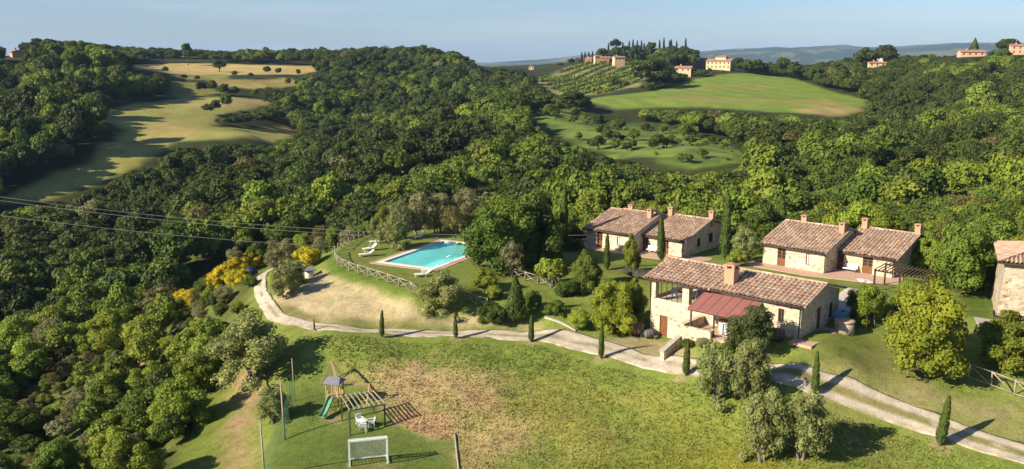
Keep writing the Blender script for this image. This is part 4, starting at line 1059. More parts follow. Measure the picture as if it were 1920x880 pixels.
def crown_mesh(name, seed, mat, R=1.0, H=1.6, z0=.5, lobes=22, lr=(.26, .42), nleaf=2200, size=.12, jit=.75, core=.78, zmin=-.55, top=1.0, bell=False, flat=.85):
    """crown of overlapping leaf clumps around an uneven ellipsoid, R = radius, H = crown height, z0 = its bottom"""
    rng = np.random.default_rng(seed)
    D = _dirs(rng, lobes, zmin)
    if bell:                                       # skirts reach the ground and stay wide
        lo = D[:, 2] < 0; hx = np.hypot(D[:, 0], D[:, 1])[:, None] + 1e-6
        D[:, :2] = np.where(lo[:, None], D[:, :2] / hx * np.maximum(hx, .95), D[:, :2])
    k = rng.uniform(.45, .92, lobes)[:, None] * (0.8 + .35 * rng.random((lobes, 1)))
    C = D * k; C[:, 2] = np.where(C[:, 2] > 0, C[:, 2] * top, C[:, 2])
    wid = 1 - .25 * np.clip(C[:, 2], 0, 1)
    C = np.stack([C[:, 0] * R * wid * .82, C[:, 1] * R * wid * .82, z0 + H / 2 + C[:, 2] * H * np.where((C[:, 2] < 0) & bell, .52, .42)], 1)
    r = rng.uniform(*lr, lobes) * R
    cnt = np.maximum(6, (nleaf * r ** 2 / (r ** 2).sum()).astype(int))
    Ps, Ns = [], []
    for c, rr, n in zip(C, r, cnt):
        d = _dirs(rng, n)
        d[:, 2] = np.where(rng.random(n) < .45, np.abs(d[:, 2]), d[:, 2])
        p = c + d * (rr * rng.uniform(.80, 1.12, n))[:, None] * np.array([1, 1, flat])
        nn = d + rng.normal(0, jit * .6, (n, 3)); nn /= np.linalg.norm(nn, axis=1)[:, None]
        Ps.append(p); Ns.append(nn)
    Pp = np.concatenate(Ps); Nn = np.concatenate(Ns)
    ok = np.ones(len(Pp), bool)
    for c, rr in zip(C, r):
        ok &= np.linalg.norm((Pp - c) / np.array([1, 1, flat]), axis=1) > rr * .74
    V, F = leaves_quads(rng, Pp[ok], Nn[ok], size * R)
    Vc = []; Fc = []; b = len(V)
    if core:  # opaque blobs added inside the clumps to block light through the crown
        for c, rr in zip(C, r):
            Vc.append(c + ICOV * rr * core * np.array([1, 1, flat])); Fc.append(ICOF + b); b += len(ICOV)
        Vc = np.concatenate(Vc); Fc = np.concatenate(Fc)
        Fc = np.concatenate([Fc, Fc[:, 2:3]], 1)
        me = bpy.data.meshes.new(name)
        tri = Fc[:, :3]
        allV = np.concatenate([V, Vc])
        nq, nt2 = len(F), len(tri)
        me.vertices.add(len(allV)); me.vertices.foreach_set('co', np.ascontiguousarray(allV, np.float32).ravel())
        me.loops.add(nq * 4 + nt2 * 3); me.loops.foreach_set('vertex_index', np.concatenate([F.ravel(), tri.ravel()]).astype(np.int32))
        me.polygons.add(nq + nt2)
        me.polygons.foreach_set('loop_start', np.concatenate([np.arange(nq) * 4, nq * 4 + np.arange(nt2) * 3]).astype(np.int32))
        me.polygons.foreach_set('loop_total', np.concatenate([np.full(nq, 4), np.full(nt2, 3)]).astype(np.int32))
        me.polygons.foreach_set('use_smooth', np.zeros(nq + nt2, bool))
        me.materials.append(M[mat]); me.update(calc_edges=True)
        return me, C, r
    return np_mesh(name, V, F, [M[mat]]), C, r
def trunk_mesh(name, seed, C, z0, R, H, rad=.07, stems=1, mat='bark', limbs=9):
    rng = np.random.default_rng(seed); mb = MB()
    for s in range(stems):
        ox, oy = (rng.uniform(-.12, .12, 2) * R if stems > 1 else (0, 0))
        fork = (ox * 2.2 + rng.normal(0, .04) * R, oy * 2.2 + rng.normal(0, .04) * R, max(z0, .12 * H) * 1.05)
        mid = ((ox + fork[0]) / 2 + rng.normal(0, .03) * R, (oy + fork[1]) / 2, fork[2] * .5)
        k = 1 if stems == 1 else .65
        mb.tube([(ox, oy, -.5), (ox, oy, .0), mid, fork], [rad * R * 1.5 * k, rad * R * 1.2 * k, rad * R * .95 * k, rad * R * .8 * k], 8)
        idx = rng.permutation(len(C))[:limbs]
        for i in idx:
            c = C[i]
            m = [(fork[0] * .5 + c[0] * .5) + rng.normal(0, .05) * R, (fork[1] * .5 + c[1] * .5) + rng.normal(0, .05) * R, fork[2] * .45 + c[2] * .55]
            mb.tube([fork, m, tuple(c)], [rad * R * .6 * k, rad * R * .38 * k, rad * R * .16], 5)
    return mb.mesh(name, M[mat])
KIT = {}
def kit(key, mat, n, **kw):
    tr = dict(rad=kw.pop('rad', .07), stems=kw.pop('stems', 1), mat=kw.pop('bark', 'bark'))
    for i in range(n):
        cm, C, r = crown_mesh('foliage', 100 + hashnum(key) + i * 7, mat, **kw)
        tm = trunk_mesh('trunk', 300 + i, C, kw.get('z0', .5), kw.get('R', 1.0), kw.get('H', 1.6), **tr)
        KIT.setdefault(key, []).append((cm, tm))
def hashnum(s): return sum(ord(c) * (i + 3) for i, c in enumerate(s)) % 5000
# unit trees, radius 1; distant ones first, then the ones seen close
kit('oak', 'oak', 5, H=1.7, z0=.55, lobes=26, nleaf=2400, size=.15)
kit('mid', 'mid', 4, H=1.75, z0=.5, lobes=24, nleaf=2300, size=.15)
kit('lite', 'lite', 4, H=1.9, z0=.5, lobes=24, nleaf=2200, size=.15)
kit('grey', 'grey', 3, H=1.7, z0=.5, lobes=24, nleaf=1900, size=.12, core=.6)
kit('brown', 'brownleaf', 2, H=1.9, z0=.5, lobes=24, nleaf=1500, size=.11, core=.5)
kit('oak_near', 'oak_n', 3, H=2.15, z0=.0, lobes=46, lr=(.2, .36), zmin=-.95, bell=True, nleaf=9500, size=.085)
kit('mid_near', 'mid_n', 4, H=2.15, z0=.0, lobes=46, lr=(.2, .36), zmin=-.95, bell=True, nleaf=9500, size=.085)
kit('lite_near', 'lite_n', 4, H=2.15, z0=.0, lobes=46, lr=(.18, .34), zmin=-.95, bell=True, nleaf=9000, size=.08)
kit('yellowgreen', 'yellowgreen', 2, H=2.25, z0=-.12, lobes=76, lr=(.16, .30), zmin=-.98, bell=True, nleaf=13000, size=.06)
kit('olive', 'olive', 5, H=1.9, z0=-.06, lobes=64, lr=(.14, .28), zmin=-.95, bell=True, nleaf=9500, size=.052, jit=1.1, core=.62, rad=.08, stems=2, bark='grey_bark')
kit('olive_dark', 'olive_d', 1, H=1.75, z0=.14, lobes=60, lr=(.16, .30), zmin=-.95, bell=True, nleaf=11000, size=.06, jit=1.0, core=.62, rad=.08, stems=2, bark='grey_bark')
kit('grey_near', 'grey', 3, H=1.8, z0=.1, zmin=-.9, bell=True, lobes=50, lr=(.15, .28), nleaf=6500, size=.055, jit=1.1, core=.5, rad=.06, stems=3, bark='grey_bark')
kit('brown_near', 'brownleaf', 2, H=1.7, z0=.35, lobes=40, lr=(.15, .27), nleaf=4200, size=.06, jit=1.1, core=.4, rad=.06, stems=2)
kit('broom', 'broom', 3, H=1.3, z0=.04, zmin=-.9, bell=True, lobes=34, lr=(.2, .34), nleaf=5000, size=.075, jit=1.0, stems=3)
kit('shrub', 'mid_n', 3, H=1.4, z0=.06, zmin=-.9, bell=True, lobes=30, lr=(.24, .38), nleaf=5000, size=.085, stems=3)
kit('clipped', 'lite_n', 2, H=1.6, z0=.04, zmin=-.9, bell=True, lobes=34, lr=(.3, .42), nleaf=6500, size=.07, stems=2)
kit('darkshrub', 'oak_n', 2, H=1.4, z0=.04, zmin=-.9, bell=True, lobes=30, lr=(.24, .38), nleaf=5000, size=.085, stems=3)
kit('liteshrub', 'lite_n', 3, H=1.5, z0=.05, zmin=-.9, bell=True, lobes=30, lr=(.22, .36), nleaf=5000, size=.085, stems=3)
kit('fig', 'lite_n', 2, H=1.15, z0=.2, lobes=26, lr=(.16, .30), nleaf=3000, size=.13, jit=1.0, core=.4, stems=3, bark='grey_bark')
def spire_mesh(name, seed, mat, n=3600, R=.5, H=4.0, z0=.15, blunt=.42, size=.13):
    """narrow upright crown: small upswept sprays round a tapering column"""
    rng = np.random.default_rng(seed)
    h = rng.random(n) ** .8; a = rng.uniform(0, 2 * math.pi, n)
    prof = lambda q: np.minimum(1, (q / .12) ** .5) * (1 - q) ** blunt
    rr = R * prof(h) * rng.uniform(.72, 1.06, n) * (1 + .10 * np.sin(a * 3 + seed) + .08 * np.sin(h * 23 + seed + a))
    Pp = np.stack([rr * np.cos(a), rr * np.sin(a), z0 + h * H], 1)
    Nn = np.stack([np.cos(a), np.sin(a), np.full(n, .25)], 1) + rng.normal(0, .35, (n, 3)); Nn /= np.linalg.norm(Nn, axis=1)[:, None]
    up = np.array([0, 0, 1.0]) + rng.normal(0, .25, (n, 3)); t = up - Nn * (up * Nn).sum(1)[:, None]; t /= np.linalg.norm(t, axis=1)[:, None]
    b = np.cross(Nn, t); s = (size * rng.uniform(.6, 1.3, n))[:, None]
    q = np.stack([Pp - t * s * .6, Pp - b * s * .28, Pp + t * s * .9, Pp + b * s * .28], 1).reshape(-1, 3)
    F = np.arange(n * 4).reshape(n, 4)
    m, k = 12, 10
    hh = np.linspace(0, 1, m); aa = np.arange(k) * 2 * math.pi / k
    cv = np.stack([(R * .74 * prof(np.clip(hh, .001, 1)))[:, None] * np.cos(aa), (R * .74 * prof(np.clip(hh, .001, 1)))[:, None] * np.sin(aa), np.repeat(z0 + hh[:, None] * H * .97, k, 1)], 2).reshape(-1, 3)
    i0 = (np.arange(m - 1)[:, None] * k + np.arange(k)[None]).ravel(); i1 = (np.arange(m - 1)[:, None] * k + (np.arange(k) + 1)[None] % k).ravel()
    cf = np.stack([i0, i1, i1 + k, i0 + k], 1) + len(q)
    return np_mesh(name, np.concatenate([q, cv]), np.concatenate([F, cf]), [M[mat]])
_st = MB().tube([(0, 0, -.3), (0, 0, .3)], [.09, .07], 8).mesh('trunk', M['bark'])
KIT['cypress'] = [(spire_mesh('foliage', 5 + i, 'cyp'), _st) for i in range(3)]
KIT['farcypress'] = [(spire_mesh('foliage', 25 + i, 'farcyp', 900, size=.26), _st) for i in range(2)]
KIT['conifer'] = [(spire_mesh('foliage', 45 + i, 'cyp', 4500, R=.9, H=3.0, blunt=.75, size=.13), _st) for i in range(2)]
# umbrella pine for the hilltop
cm, C, r = crown_mesh('foliage', 77, 'farcyp', R=1.0, H=.8, z0=1.7, lobes=24, nleaf=1500, size=.15, zmin=-.2)
KIT['pine'] = [(cm, trunk_mesh('trunk', 5, C, 1.6, 1.0, 2.4, .05))]

_pick = random.Random(4)
def plant(name, key, x, y, z, R, hs=1.0, label=None, cat='tree', group=None, parts=True, tilt=0.0):
    """one tree or shrub: an Empty at its foot, a trunk and a crown"""
    cm, tm = KIT[key][_pick.randrange(len(KIT[key]))]
    t = empty(name, (x, y, z), _pick.uniform(0, 6.28), label, cat, group)
    e_ = _pick.uniform(.88, 1.14) if name == 'broadleaf_tree' else 1.0
    t.scale = (R * e_, R / e_, R * hs)
    if tilt: t.rotation_euler = (_pick.uniform(-tilt, tilt), _pick.uniform(-tilt, tilt), t.rotation_euler[2])
    link('trunk', tm, t); link('crown' if 'shrub' not in name and 'hedge' not in name else 'foliage', cm, t)
    return t
def plant_px(name, key, px, py, R, h, label, cat='tree', group=None, **k):
    """h = height in metres"""
    cm = KIT[key][0][0]
    x, y, z = hit(px, py)
    hh = max(v.co.z for v in cm.vertices)
    return plant(name, key, x, y, z, R, h / (hh * R), label, cat, group, **k)
NEARPTS = []       # occupied spots (x, y, r)
def near_px(*a, **k):
    t = plant_px(*a, **k); NEARPTS.append((t.location.x, t.location.y, t.scale.x)); return t

# ---- cypresses along the drive and round the cottages
CYP = [(590, 620, 598, 'short cypress, the furthest left of the row along the gravel drive'), (716, 633, 582, 'cypress by the drive below the dry bank, second from the bend'), (855, 635, 588, 'cypress by the drive below the olive bush'),
       (996, 642, 590, 'cypress by the drive in front of the conical conifer'), (1127, 673, 606, 'cypress beside the wide gravel stretch left of the farmhouse'), (1286, 705, 638, 'cypress below the low garden wall of the farmhouse'),
       (1528, 740, 660, 'cypress between the drive and the big olives'), (1762, 836, 742, 'tallest leaning cypress low on the right of the drive'),
       (1055, 470, 345, 'tall slim cypress left of the cottage behind the lawn'), (1138, 507, 438, 'small cypress on the lawn before the left cottage door'), (1240, 490, 405, 'slim cypress before the middle doors of the left cottage'),
       (1358, 488, 362, 'broad tall cypress between the two cottages'), (1822, 470, 388, 'leaning cypress top rising from the trees behind the pergola'), (1905, 470, 408, 'leaning cypress top above the old house roof'), (1468, 430, 372, 'thin dark cypress behind the right cottage')]
for px, py, pt_, lab in CYP:
    x, y, z = hit(px, py)
    if px in (1822, 1905, 1468): x, y = at_y(px, py, {1822: 112, 1905: 110, 1468: 122}[px])[:2]; z = hz(x, y)
    d = y * CP + (CAM_H - z) * SP
    top = at_y(px, pt_, y)
    h = top[2] - z
    r = {1055: .62, 1358: .68, 1240: .5, 1138: .42}.get(px, min(.42, .095 * h) if px < 1800 and py > 600 else .8)
    t = empty('cypress_tree', (x, y, z), _pick.uniform(0, 6), lab, 'tree', 'cypresses along the drive' if py > 600 else 'cypresses around the cottages')
    r *= _pick.uniform(.85, 1.25); t.scale = (r / .5, r / .5, h / 4.2)
    t.rotation_euler = (math.radians(_pick.uniform(-2, 2)), math.radians(_pick.uniform(-2, 2)), 0)
    if px in (1762, 1822, 1905): t.rotation_euler = (0, math.radians(5), 0)
    cm, tm = KIT['cypress'][_pick.randrange(3)]
    link('trunk', tm, t); link('crown', cm, t); NEARPTS.append((x, y, r + .5))

# ---- olives
for px, py, R, h, lab in [(478, 716, 4.2, 6.6, 'large round olive tree at the left edge of the playing field'), (515, 792, 1.7, 3.4, 'small thin olive tree beside the tall net post'),
        (1342, 755, 2.0, 5.2, 'upper left olive of the clump below the drive'), (1408, 752, 2.0, 5.2, 'upper right olive of the clump, just under the farmhouse awning'), (1430, 866, 2.0, 5.7, 'lower left olive of the clump, in the long meadow grass'), (1502, 862, 2.2, 5.4, 'lower right olive of the clump, throwing shade towards the drive'),
        (832, 586, 3.0, 4.3, 'broad olive bush on the bank below the pool'), (738, 466, 2.5, 4.2, 'olive tree on the lawn beside the pool'), (700, 452, 1.3, 3.0, 'small young olive tree by the far loungers'),
        (534, 556, 2.0, 3.6, 'olive tree beside the drive near the white well head'), (548, 536, 1.8, 3.2, 'olive tree just above the drive bend, next to the well head'), (1395, 492, 2.0, 4.6, 'silvery olive tree between the two cottages')]:
    near_px('olive_tree', 'olive', px, py, R, h, lab, group='olive trees on the estate')
# ---- garden trees and shrubs
for nm, key, px, py, R, h, lab in [
        ('broadleaf_tree', 'oak_near', 918, 506, 3.3, 7.3, 'dense dark tree at the right end of the pool'), ('broadleaf_tree', 'mid_near', 960, 498, 3.8, 8.3, 'dense green tree in the middle of the group right of the pool'), ('broadleaf_tree', 'oak_near', 1012, 492, 3.6, 7.8, 'dense dark tree beside the tall slim cypress'),
        ('broadleaf_tree', 'mid_near', 995, 474, 3.4, 8.0, 'rear tree of the dense group right of the pool'), ('broadleaf_tree', 'mid_near', 938, 482, 3.2, 7.6, 'rear left tree of the dense group hiding the pool corner'),
        ('broadleaf_tree', 'grey_near', 962, 520, 1.8, 4.4, 'small grey green tree before the dense group by the pool'),
        ('fig_tree', 'fig', 1035, 540, 2.5, 3.4, 'spreading fig tree on the garden slope'), ('broadleaf_tree', 'mid_near', 1098, 548, 1.8, 4.6, 'slender green tree on the lawn edge before the left cottage'),
        ('conifer_tree', 'conifer', 967, 604, 1.5, 5.0, 'bushy conical conifer above the drive'), ('round_shrub', 'clipped', 908, 540, 1.6, 2.4, 'clipped bright green shrub by the pool fence'), ('round_shrub', 'clipped', 926, 560, 1.1, 1.5, 'small clipped green ball below the pool lawn'),
        ('garden_shrub', 'shrub', 1000, 580, 1.0, 2.2, 'upright green shrub right of the conical conifer'), ('garden_shrub', 'darkshrub', 925, 608, 1.7, 2.3, 'dark spreading shrub beside the drive left of the conifer'), ('garden_shrub', 'shrub', 1040, 593, 1.3, 1.8, 'low green shrub with yellow tips on the bank'),
        ('round_shrub', 'clipped', 1085, 614, 1.35, 2.0, 'round yellow green shrub beside the stone edging'), ('garden_shrub', 'darkshrub', 1062, 556, 1.5, 1.9, 'dark low shrub under the slender lawn tree'), ('garden_shrub', 'shrub', 1140, 575, 1.3, 3.2, 'green shrub behind the yellow green tree'),
        ('broadleaf_tree', 'yellowgreen', 1150, 622, 2.7, 5.2, 'yellow green tree at the left corner of the farmhouse'), ('broadleaf_tree', 'mid_near', 1186, 612, 1.6, 4.9, 'leafy tree pressed against the basement wall of the farmhouse'),
        ('broadleaf_tree', 'lite_near', 1185, 512, 1.2, 4.6, 'thin light green tree before the left cottage'), 
        ('broadleaf_tree', 'yellowgreen', 1735, 706, 3.7, 7.8, 'big yellow green tree in front of the pergola'), ('broadleaf_tree', 'lite_near', 1893, 690, 2.9, 4.6, 'round green tree behind the lattice rail fence'),
        ('broadleaf_tree', 'lite_near', 1630, 612, 1.5, 4.0, 'young staked tree on the lawn right of the well'), ('garden_shrub', 'darkshrub', 1612, 592, 1.6, 2.6, 'dark shrub between gravel yard and pergola'),
        ('broadleaf_tree', 'mid_near', 1785, 540, 3.0, 6.0, 'dark green tree right of the pergola'), ('broadleaf_tree', 'mid_near', 1800, 552, 3.2, 7.2, 'tall green tree between pergola and old house'), ('broadleaf_tree', 'oak_near', 1832, 540, 3.0, 6.2, 'dark tree shading the lawn beside the old house'),
        ('broadleaf_tree', 'lite_near', 1735, 508, 1.9, 4.4, 'yellowish tree at the gable of the right cottage'), ('broadleaf_tree', 'mid_near', 1850, 500, 3.2, 6.4, 'green tree behind the old house corner'),
        ('garden_shrub', 'lavender_', 1205, 520, 1.0, 1.0, ''), ('garden_shrub', 'liteshrub', 1380, 500, 1.2, 1.8, 'light green shrub at the left end of the right cottage'), ('garden_shrub', 'darkshrub', 1075, 470, 1.6, 1.9, 'dark shrub at the left end of the left cottage'),
        ('garden_shrub', 'darkshrub', 1680, 582, 1.0, 1.3, 'dark shrub at the foot of the pergola'), ('garden_shrub', 'clipped', 1660, 590, .8, 1.1, 'small yellowish shrub by the pergola steps'), ('garden_shrub', 'clipped', 1700, 575, 1.5, 2.6, 'yellowish shrub under the pergola slats')]:
    if key == 'lavender_': continue
    near_px(nm, key, px, py, R, h, lab, 'shrub' if 'shrub' in nm else 'tree', group='garden shrubs' if 'shrub' in nm else 'garden trees')
_q = frame(*MAIN_O, YM, 12.9, -4.0); _mz = max(v.co.z for v in KIT['olive_dark'][0][0].vertices)
plant('broadleaf_tree', 'olive_dark', _q[0], _q[1], hz(*_q) - .1, 2.35, 4.3 / (_mz * 2.35), 'grey green tree in front of the farmhouse window, right of the red awning', 'tree', 'garden trees'); NEARPTS.append((_q[0], _q[1], 2))
for px_, lab_ in ((11.0, 'low green bush at the foot of the terrace'), (8.4, 'small flowering bush below the terrace railing'), (6.9, 'green bush by the low garden wall')):
    _q = frame(*MAIN_O, YM, px_, -4.3); plant('garden_shrub', 'shrub' if px_ != 8.4 else 'grey_near', _q[0], _q[1], hz(*_q) - .1, .8, .75, lab_, 'shrub', 'garden shrubs')
kit('lavhedge', 'lavender', 1, H=1.0, z0=.02, lobes=40, lr=(.3, .42), nleaf=5000, size=.08, zmin=0)
for i, (px, py) in enumerate([(1185, 518), (1200, 521), (1215, 523)]):
    plant_px('lavender_shrub', 'lavhedge', px, py, 1.3, 1.0, 'grey green lavender shrub in the bed before the left cottage', 'shrub', 'lavender shrubs in the bed')
def plant_Y(nm, key, px, Yd, R, h, lab, cat, group):
    a_ = (px - 960) / FPX; x = a_ * (Yd * CP + 28 * SP); z = hz(x, Yd); x = a_ * (Yd * CP + (CAM_H - z) * SP); z = hz(x, Yd)
    mz = max(v.co.z for v in KIT[key][0][0].vertices)
    t = plant(nm, key, x, Yd, z - .1, R, h / (mz * R), lab, cat, group); NEARPTS.append((x, Yd, R * .8)); return t
near_px('broom_shrub', 'broom', 578, 498, 2.0, 2.5, 'round yellow flowering broom left of the pool fence', 'shrub', 'yellow broom shrubs')
for px, Yd, R, h, lab in [(490, 121, 1.62, 2.34, 'rightmost yellow broom of the upper patch'), (468, 119, 1.88, 2.47, 'yellow broom second from the right in the upper patch'), (446, 117, 2.00, 2.60, 'broad yellow broom in the middle of the upper patch'), (424, 115, 2.12, 2.73, 'large yellow broom left of the middle of the upper patch'), (404, 116, 1.75, 2.34, 'leftmost yellow broom of the upper patch'),
        (440, 110, 1.62, 2.21, 'yellow broom in front of the upper patch, left of the blue tarp'), (456, 109, 1.38, 1.82, 'small yellow broom next to the blue tarp'), (348, 131, 2.38, 3.12, 'upper yellow broom in the green scrub'), (356, 124, 2.00, 2.60, 'middle yellow broom in the green scrub'), (362, 119, 1.62, 2.21, 'lowest yellow broom in the green scrub'), (548, 124, 1.75, 2.86, 'faint yellow broom behind the round broom')]:
    plant_Y('broom_shrub', 'broom', px, Yd, R, h, lab, 'shrub', 'yellow broom shrubs')
for px, Yd, R, h, key, lab in [(520, 107, 1.80, 3.20, 'grey_near', 'grey bush at the very end of the drive'), (470, 104, 1.12, 1.44, 'shrub', 'green bush below the blue tarp'), (425, 104, 1.52, 2.04, 'grey_near', 'grey leaved tree below the yellow broom'), (392, 108, 1.28, 1.68, 'shrub', 'green bush below the left end of the broom'), (448, 97, 1.20, 1.56, 'liteshrub', 'light green bush left of the drive bend'), (470, 92, 0.96, 1.20, 'liteshrub', 'small light green bush inside the drive bend'),
        (410, 96, 1.44, 1.80, 'mid_near', 'green bush above the large olive'), (378, 100, 1.44, 1.92, 'lite_near', 'light green tree left of the grey leaved tree'), (350, 108, 1.52, 1.80, 'liteshrub', 'light green bush below the lowest broom'), (330, 118, 2.00, 3.40, 'mid_near', 'green bush left of the broom in the scrub'), (384, 122, 1.60, 3.00, 'shrub', 'green bush between the two broom patches'), (320, 100, 1.60, 2.04, 'lite_near', 'light green bush on the slope left of the large olive'),
        (380, 128, 1.70, 3.20, 'brown_near', 'brownish bush above the two broom patches'), (410, 127, 1.70, 3.40, 'mid_near', 'green bush behind the upper broom patch'), (530, 131, 1.80, 4.20, 'lite_near', 'light green tree above the round broom'), (500, 134, 2.00, 4.60, 'mid_near', 'green tree above the end of the drive')]:
    plant_Y('scrub_shrub', key, px, Yd, R, h, lab, 'shrub', 'bushes around the drive bend')

# willows and bushes on the drop behind the pool lawn, and scrub round the broom
for px, Yd, R, h, key, lab in [(752, 116, 2.2, 5.5, 'grey_near', 'grey willow at the left end of the clump behind the pool'), (785, 119, 2.6, 6.4, 'grey_near', 'tall grey willow in the middle of the clump behind the pool'), (822, 120, 2.4, 6.0, 'grey_near', 'grey willow behind the back fence of the pool'), (850, 117, 2.0, 5.0, 'brown_near', 'reddish brown bare looking tree behind the back fence of the pool'),
        (880, 121, 2.8, 6.6, 'grey_near', 'grey willow at the right end of the clump behind the pool'), (868, 113, 1.5, 3.0, 'mid_near', 'green bush behind the back fence of the pool'), (905, 118, 2.2, 5.0, 'oak_near', 'dark tree behind the right end of the back fence'), (690, 121, 1.9, 4.0, 'mid_near', 'green bush behind the left side of the pool lawn'), (655, 119, 1.7, 3.8, 'grey_near', 'grey bush outside the left pool fence'), (628, 121, 1.8, 4.2, 'mid_near', 'green bush outside the left pool fence'),
        (600, 124, 2.0, 5.4, 'brown_near', 'bare brownish tree left of the pool fence'), (570, 124, 1.9, 4.4, 'lite_near', 'light green tree behind the round broom'), (720, 122, 2.0, 5.0, 'lite_near', 'light green tree behind the pool olive'),
        (600, 113, 1.5, 2.6, 'grey_near', 'grey bush between round broom and pool fence'), (538, 118, 1.9, 3.6, 'grey_near', 'wide grey bush left of the round broom'), (510, 122, 1.8, 4.0, 'brown_near', 'brownish bush behind the upper broom'), (480, 120, 1.8, 3.8, 'mid_near', 'green bush behind the blue tarp'), (440, 118, 1.7, 3.8, 'grey_near', 'grey bush behind the leftmost broom')]:
    p = at_z(px, 440, 6); x, y = p[0] / p[1] * Yd, Yd
    a_ = (px - 960) / FPX; x = a_ * (Yd * CP + 25 * SP)
    cm = KIT[key][0][0]; mz = max(v.co.z for v in cm.vertices)
    t = plant('scrub_tree', key, x, Yd, hz(x, Yd) - .2, R, h / (mz * R), lab, 'tree', 'bushes behind the pool'); NEARPTS.append((x, Yd, R * .8))
# ---- woods
prng = np.random.default_rng(3)
CLEAR = [(r[0], r[2]) for r in REG[:15]]
def in_clear(x, y, m=0.0):
    o = np.zeros(len(x), bool)
    for k, (poly, soft) in enumerate(CLEAR):
        if k in (1, 2, 3, 9, 10, 11, 12): continue
        o |= poly_sd(poly, x, y) < m
    return o
def scatter(x0, x1, y0, y1, step):
    nx, ny = int((x1 - x0) / step), int((y1 - y0) / step)
    gx_, gy_ = np.meshgrid(np.arange(nx), np.arange(ny))
    X = x0 + (gx_ + .5 * (gy_ % 2) + prng.uniform(-.36, .36, gx_.shape)) * step
    Y = y0 + (gy_ + prng.uniform(-.36, .36, gy_.shape)) * step
    return X.ravel(), Y.ravel()
def in_view(x, y, m=60):
    z = hfun(x, y) + 4
    d = y * CP - (z - CAM_H) * SP; u = (z - CAM_H) * CP + y * SP
    px = 960 + FPX * x / np.maximum(d, 1); py = 440 - FPX * u / np.maximum(d, 1)
    return (d > 20) & (px > -m) & (px < 1920 + m) & (py > 0) & (py < 880 + m * 2), px, py, d
CAND = []          # x, y, radius, height
for (x0, x1, y0, y1, step, rad) in [(-130, 130, 40, 150, 3.5, 2.3), (-200, 210, 150, 260, 5.2, 3.4), (-340, 340, 260, 420, 6.0, 3.9), (-560, 560, 420, 650, 6.4, 4.0), (-800, 800, 650, 980, 8.0, 4.8)]:
    X, Y = scatter(x0, x1, y0, y1, step)
    rj = rad * prng.uniform(.8, 1.3, len(X)) * np.where(prng.random(len(X)) < .12, 1.35, 1.0)
    CAND.append(np.stack([X, Y, rj, np.full(len(X), rad)], 1))
CAND = np.concatenate(CAND)
cx, cy = CAND[:, 0], CAND[:, 1]
CAND[:, 2] *= np.where((cx < -8) & (np.hypot(cx, cy) < 125), prng.uniform(.6, 1.0, len(CAND)), 1.0)
vis, cpx, cpy, cd = in_view(cx, cy, 420)
keep = vis & ~in_clear(cx, cy, 1.0) & (poly_sd(ESTATE, cx, cy) > 1.2)
keep &= np.array([all((a - q[0]) ** 2 + (b - q[1]) ** 2 > (q[2] * .8) ** 2 for q in NEARPTS) for a, b in zip(cx, cy)])
# thin the scrub on the near left slope, and keep the track there open
track = HP([(275, 720), (300, 660), (270, 690)])
gap = fbm(cx / 11, cy / 11, 61, 3)
keep &= ~((cx < 0) & (cd < 118) & (gap > .56))
keep &= ~((cd > 560) & (cpx > 240) & (cpx < 640) & (cpy < 135) & (fbm(cx / 40, cy / 40, 62, 3) < .50))
_z0 = hfun(cx, cy)
for _h in (2, 4, 6, 8, 10):
    _d = cy * CP - (_z0 + _h - CAM_H) * SP; _tx = 960 + FPX * cx / _d; _ty = 440 - FPX * ((_z0 + _h - CAM_H) * CP + cy * SP) / _d
    keep &= ~((poly_sd([(330, 515), (395, 500), (470, 472), (600, 440), (600, 500), (500, 520), (470, 560), (430, 610), (340, 610), (310, 580)], _tx, _ty) < 0) & (cd < 190) & (_h < CAND[:, 2] * 2.6))
vin = poly_sd(VINE, cx, cy) < 6
keep &= ~vin
CAND = CAND[keep]; cpx = cpx[keep]; cpy = cpy[keep]; cd = cd[keep]
# scattered trees and shrubs in the open fields
extra = []
def ex(px, py, R, z=None):
    p = hit(px, py); extra.append((p[0], p[1], R))
for a in [(1400, 141, 4.5), (1420, 140, 5.5), (1445, 142, 5.0), (1466, 147, 6.0), (1488, 151, 5.0), (1300, 143, 3.0), (1330, 139, 1.8), (1352, 139, 1.6), (1255, 141, 4.0), (1240, 150, 6.0), (1150, 170, 4.0), (1170, 168, 3.5), (405, 212, 3.2), (425, 208, 3.6), (390, 216, 2.9), (440, 238, 2.9), (465, 236, 2.3), (420, 240, 2.2), (480, 232, 2.9), (500, 225, 2.9), (378, 176, 3.6), (398, 178, 3.6), (420, 180, 3.6), (440, 178, 2.9), (345, 151, 2.2), (370, 153, 2.2), (500, 141, 2.9), (522, 142, 2.9), (440, 145, 2.2), (470, 147, 2.2), (560, 143, 2.2), (310, 138, 2.2), (540, 162, 2.5), (300, 152, 2.5), (480, 184, 2.9), (505, 182, 2.9)]:
    ex(*a)
for _px in range(1128, 1310, 13):
    _q = at_y(_px, 100, 868); extra.append((_q[0], _q[1], 5.0 + (_px % 5) * .5))
extra = np.array(extra)
zc = hfun(CAND[:, 0], CAND[:, 1])
kn = fbm(CAND[:, 0] / 28, CAND[:, 1] / 28, 71, 3) + prng.normal(0, .10, len(CAND))
left_slope = (CAND[:, 0] < -10) & (cd < 150)
right_low = (cpx > 980) & (cpy > 230)
sp = np.where(kn < .60, 0, np.where(kn < .74, 1, 2))
sp = np.where(left_slope, np.where(kn < .30, 0, np.where(kn < .48, 1, 2)), sp)
sp = np.where(right_low, np.where(kn < .44, 0, np.where(kn < .60, 1, 2)), sp)
sp = np.where(prng.random(len(CAND)) < np.where(left_slope, .10, np.where(right_low & (cd < 190), .05, .006)), 3, sp)
sp = np.where(prng.random(len(CAND)) < np.where(left_slope | right_low, .025, .003), 4, sp)
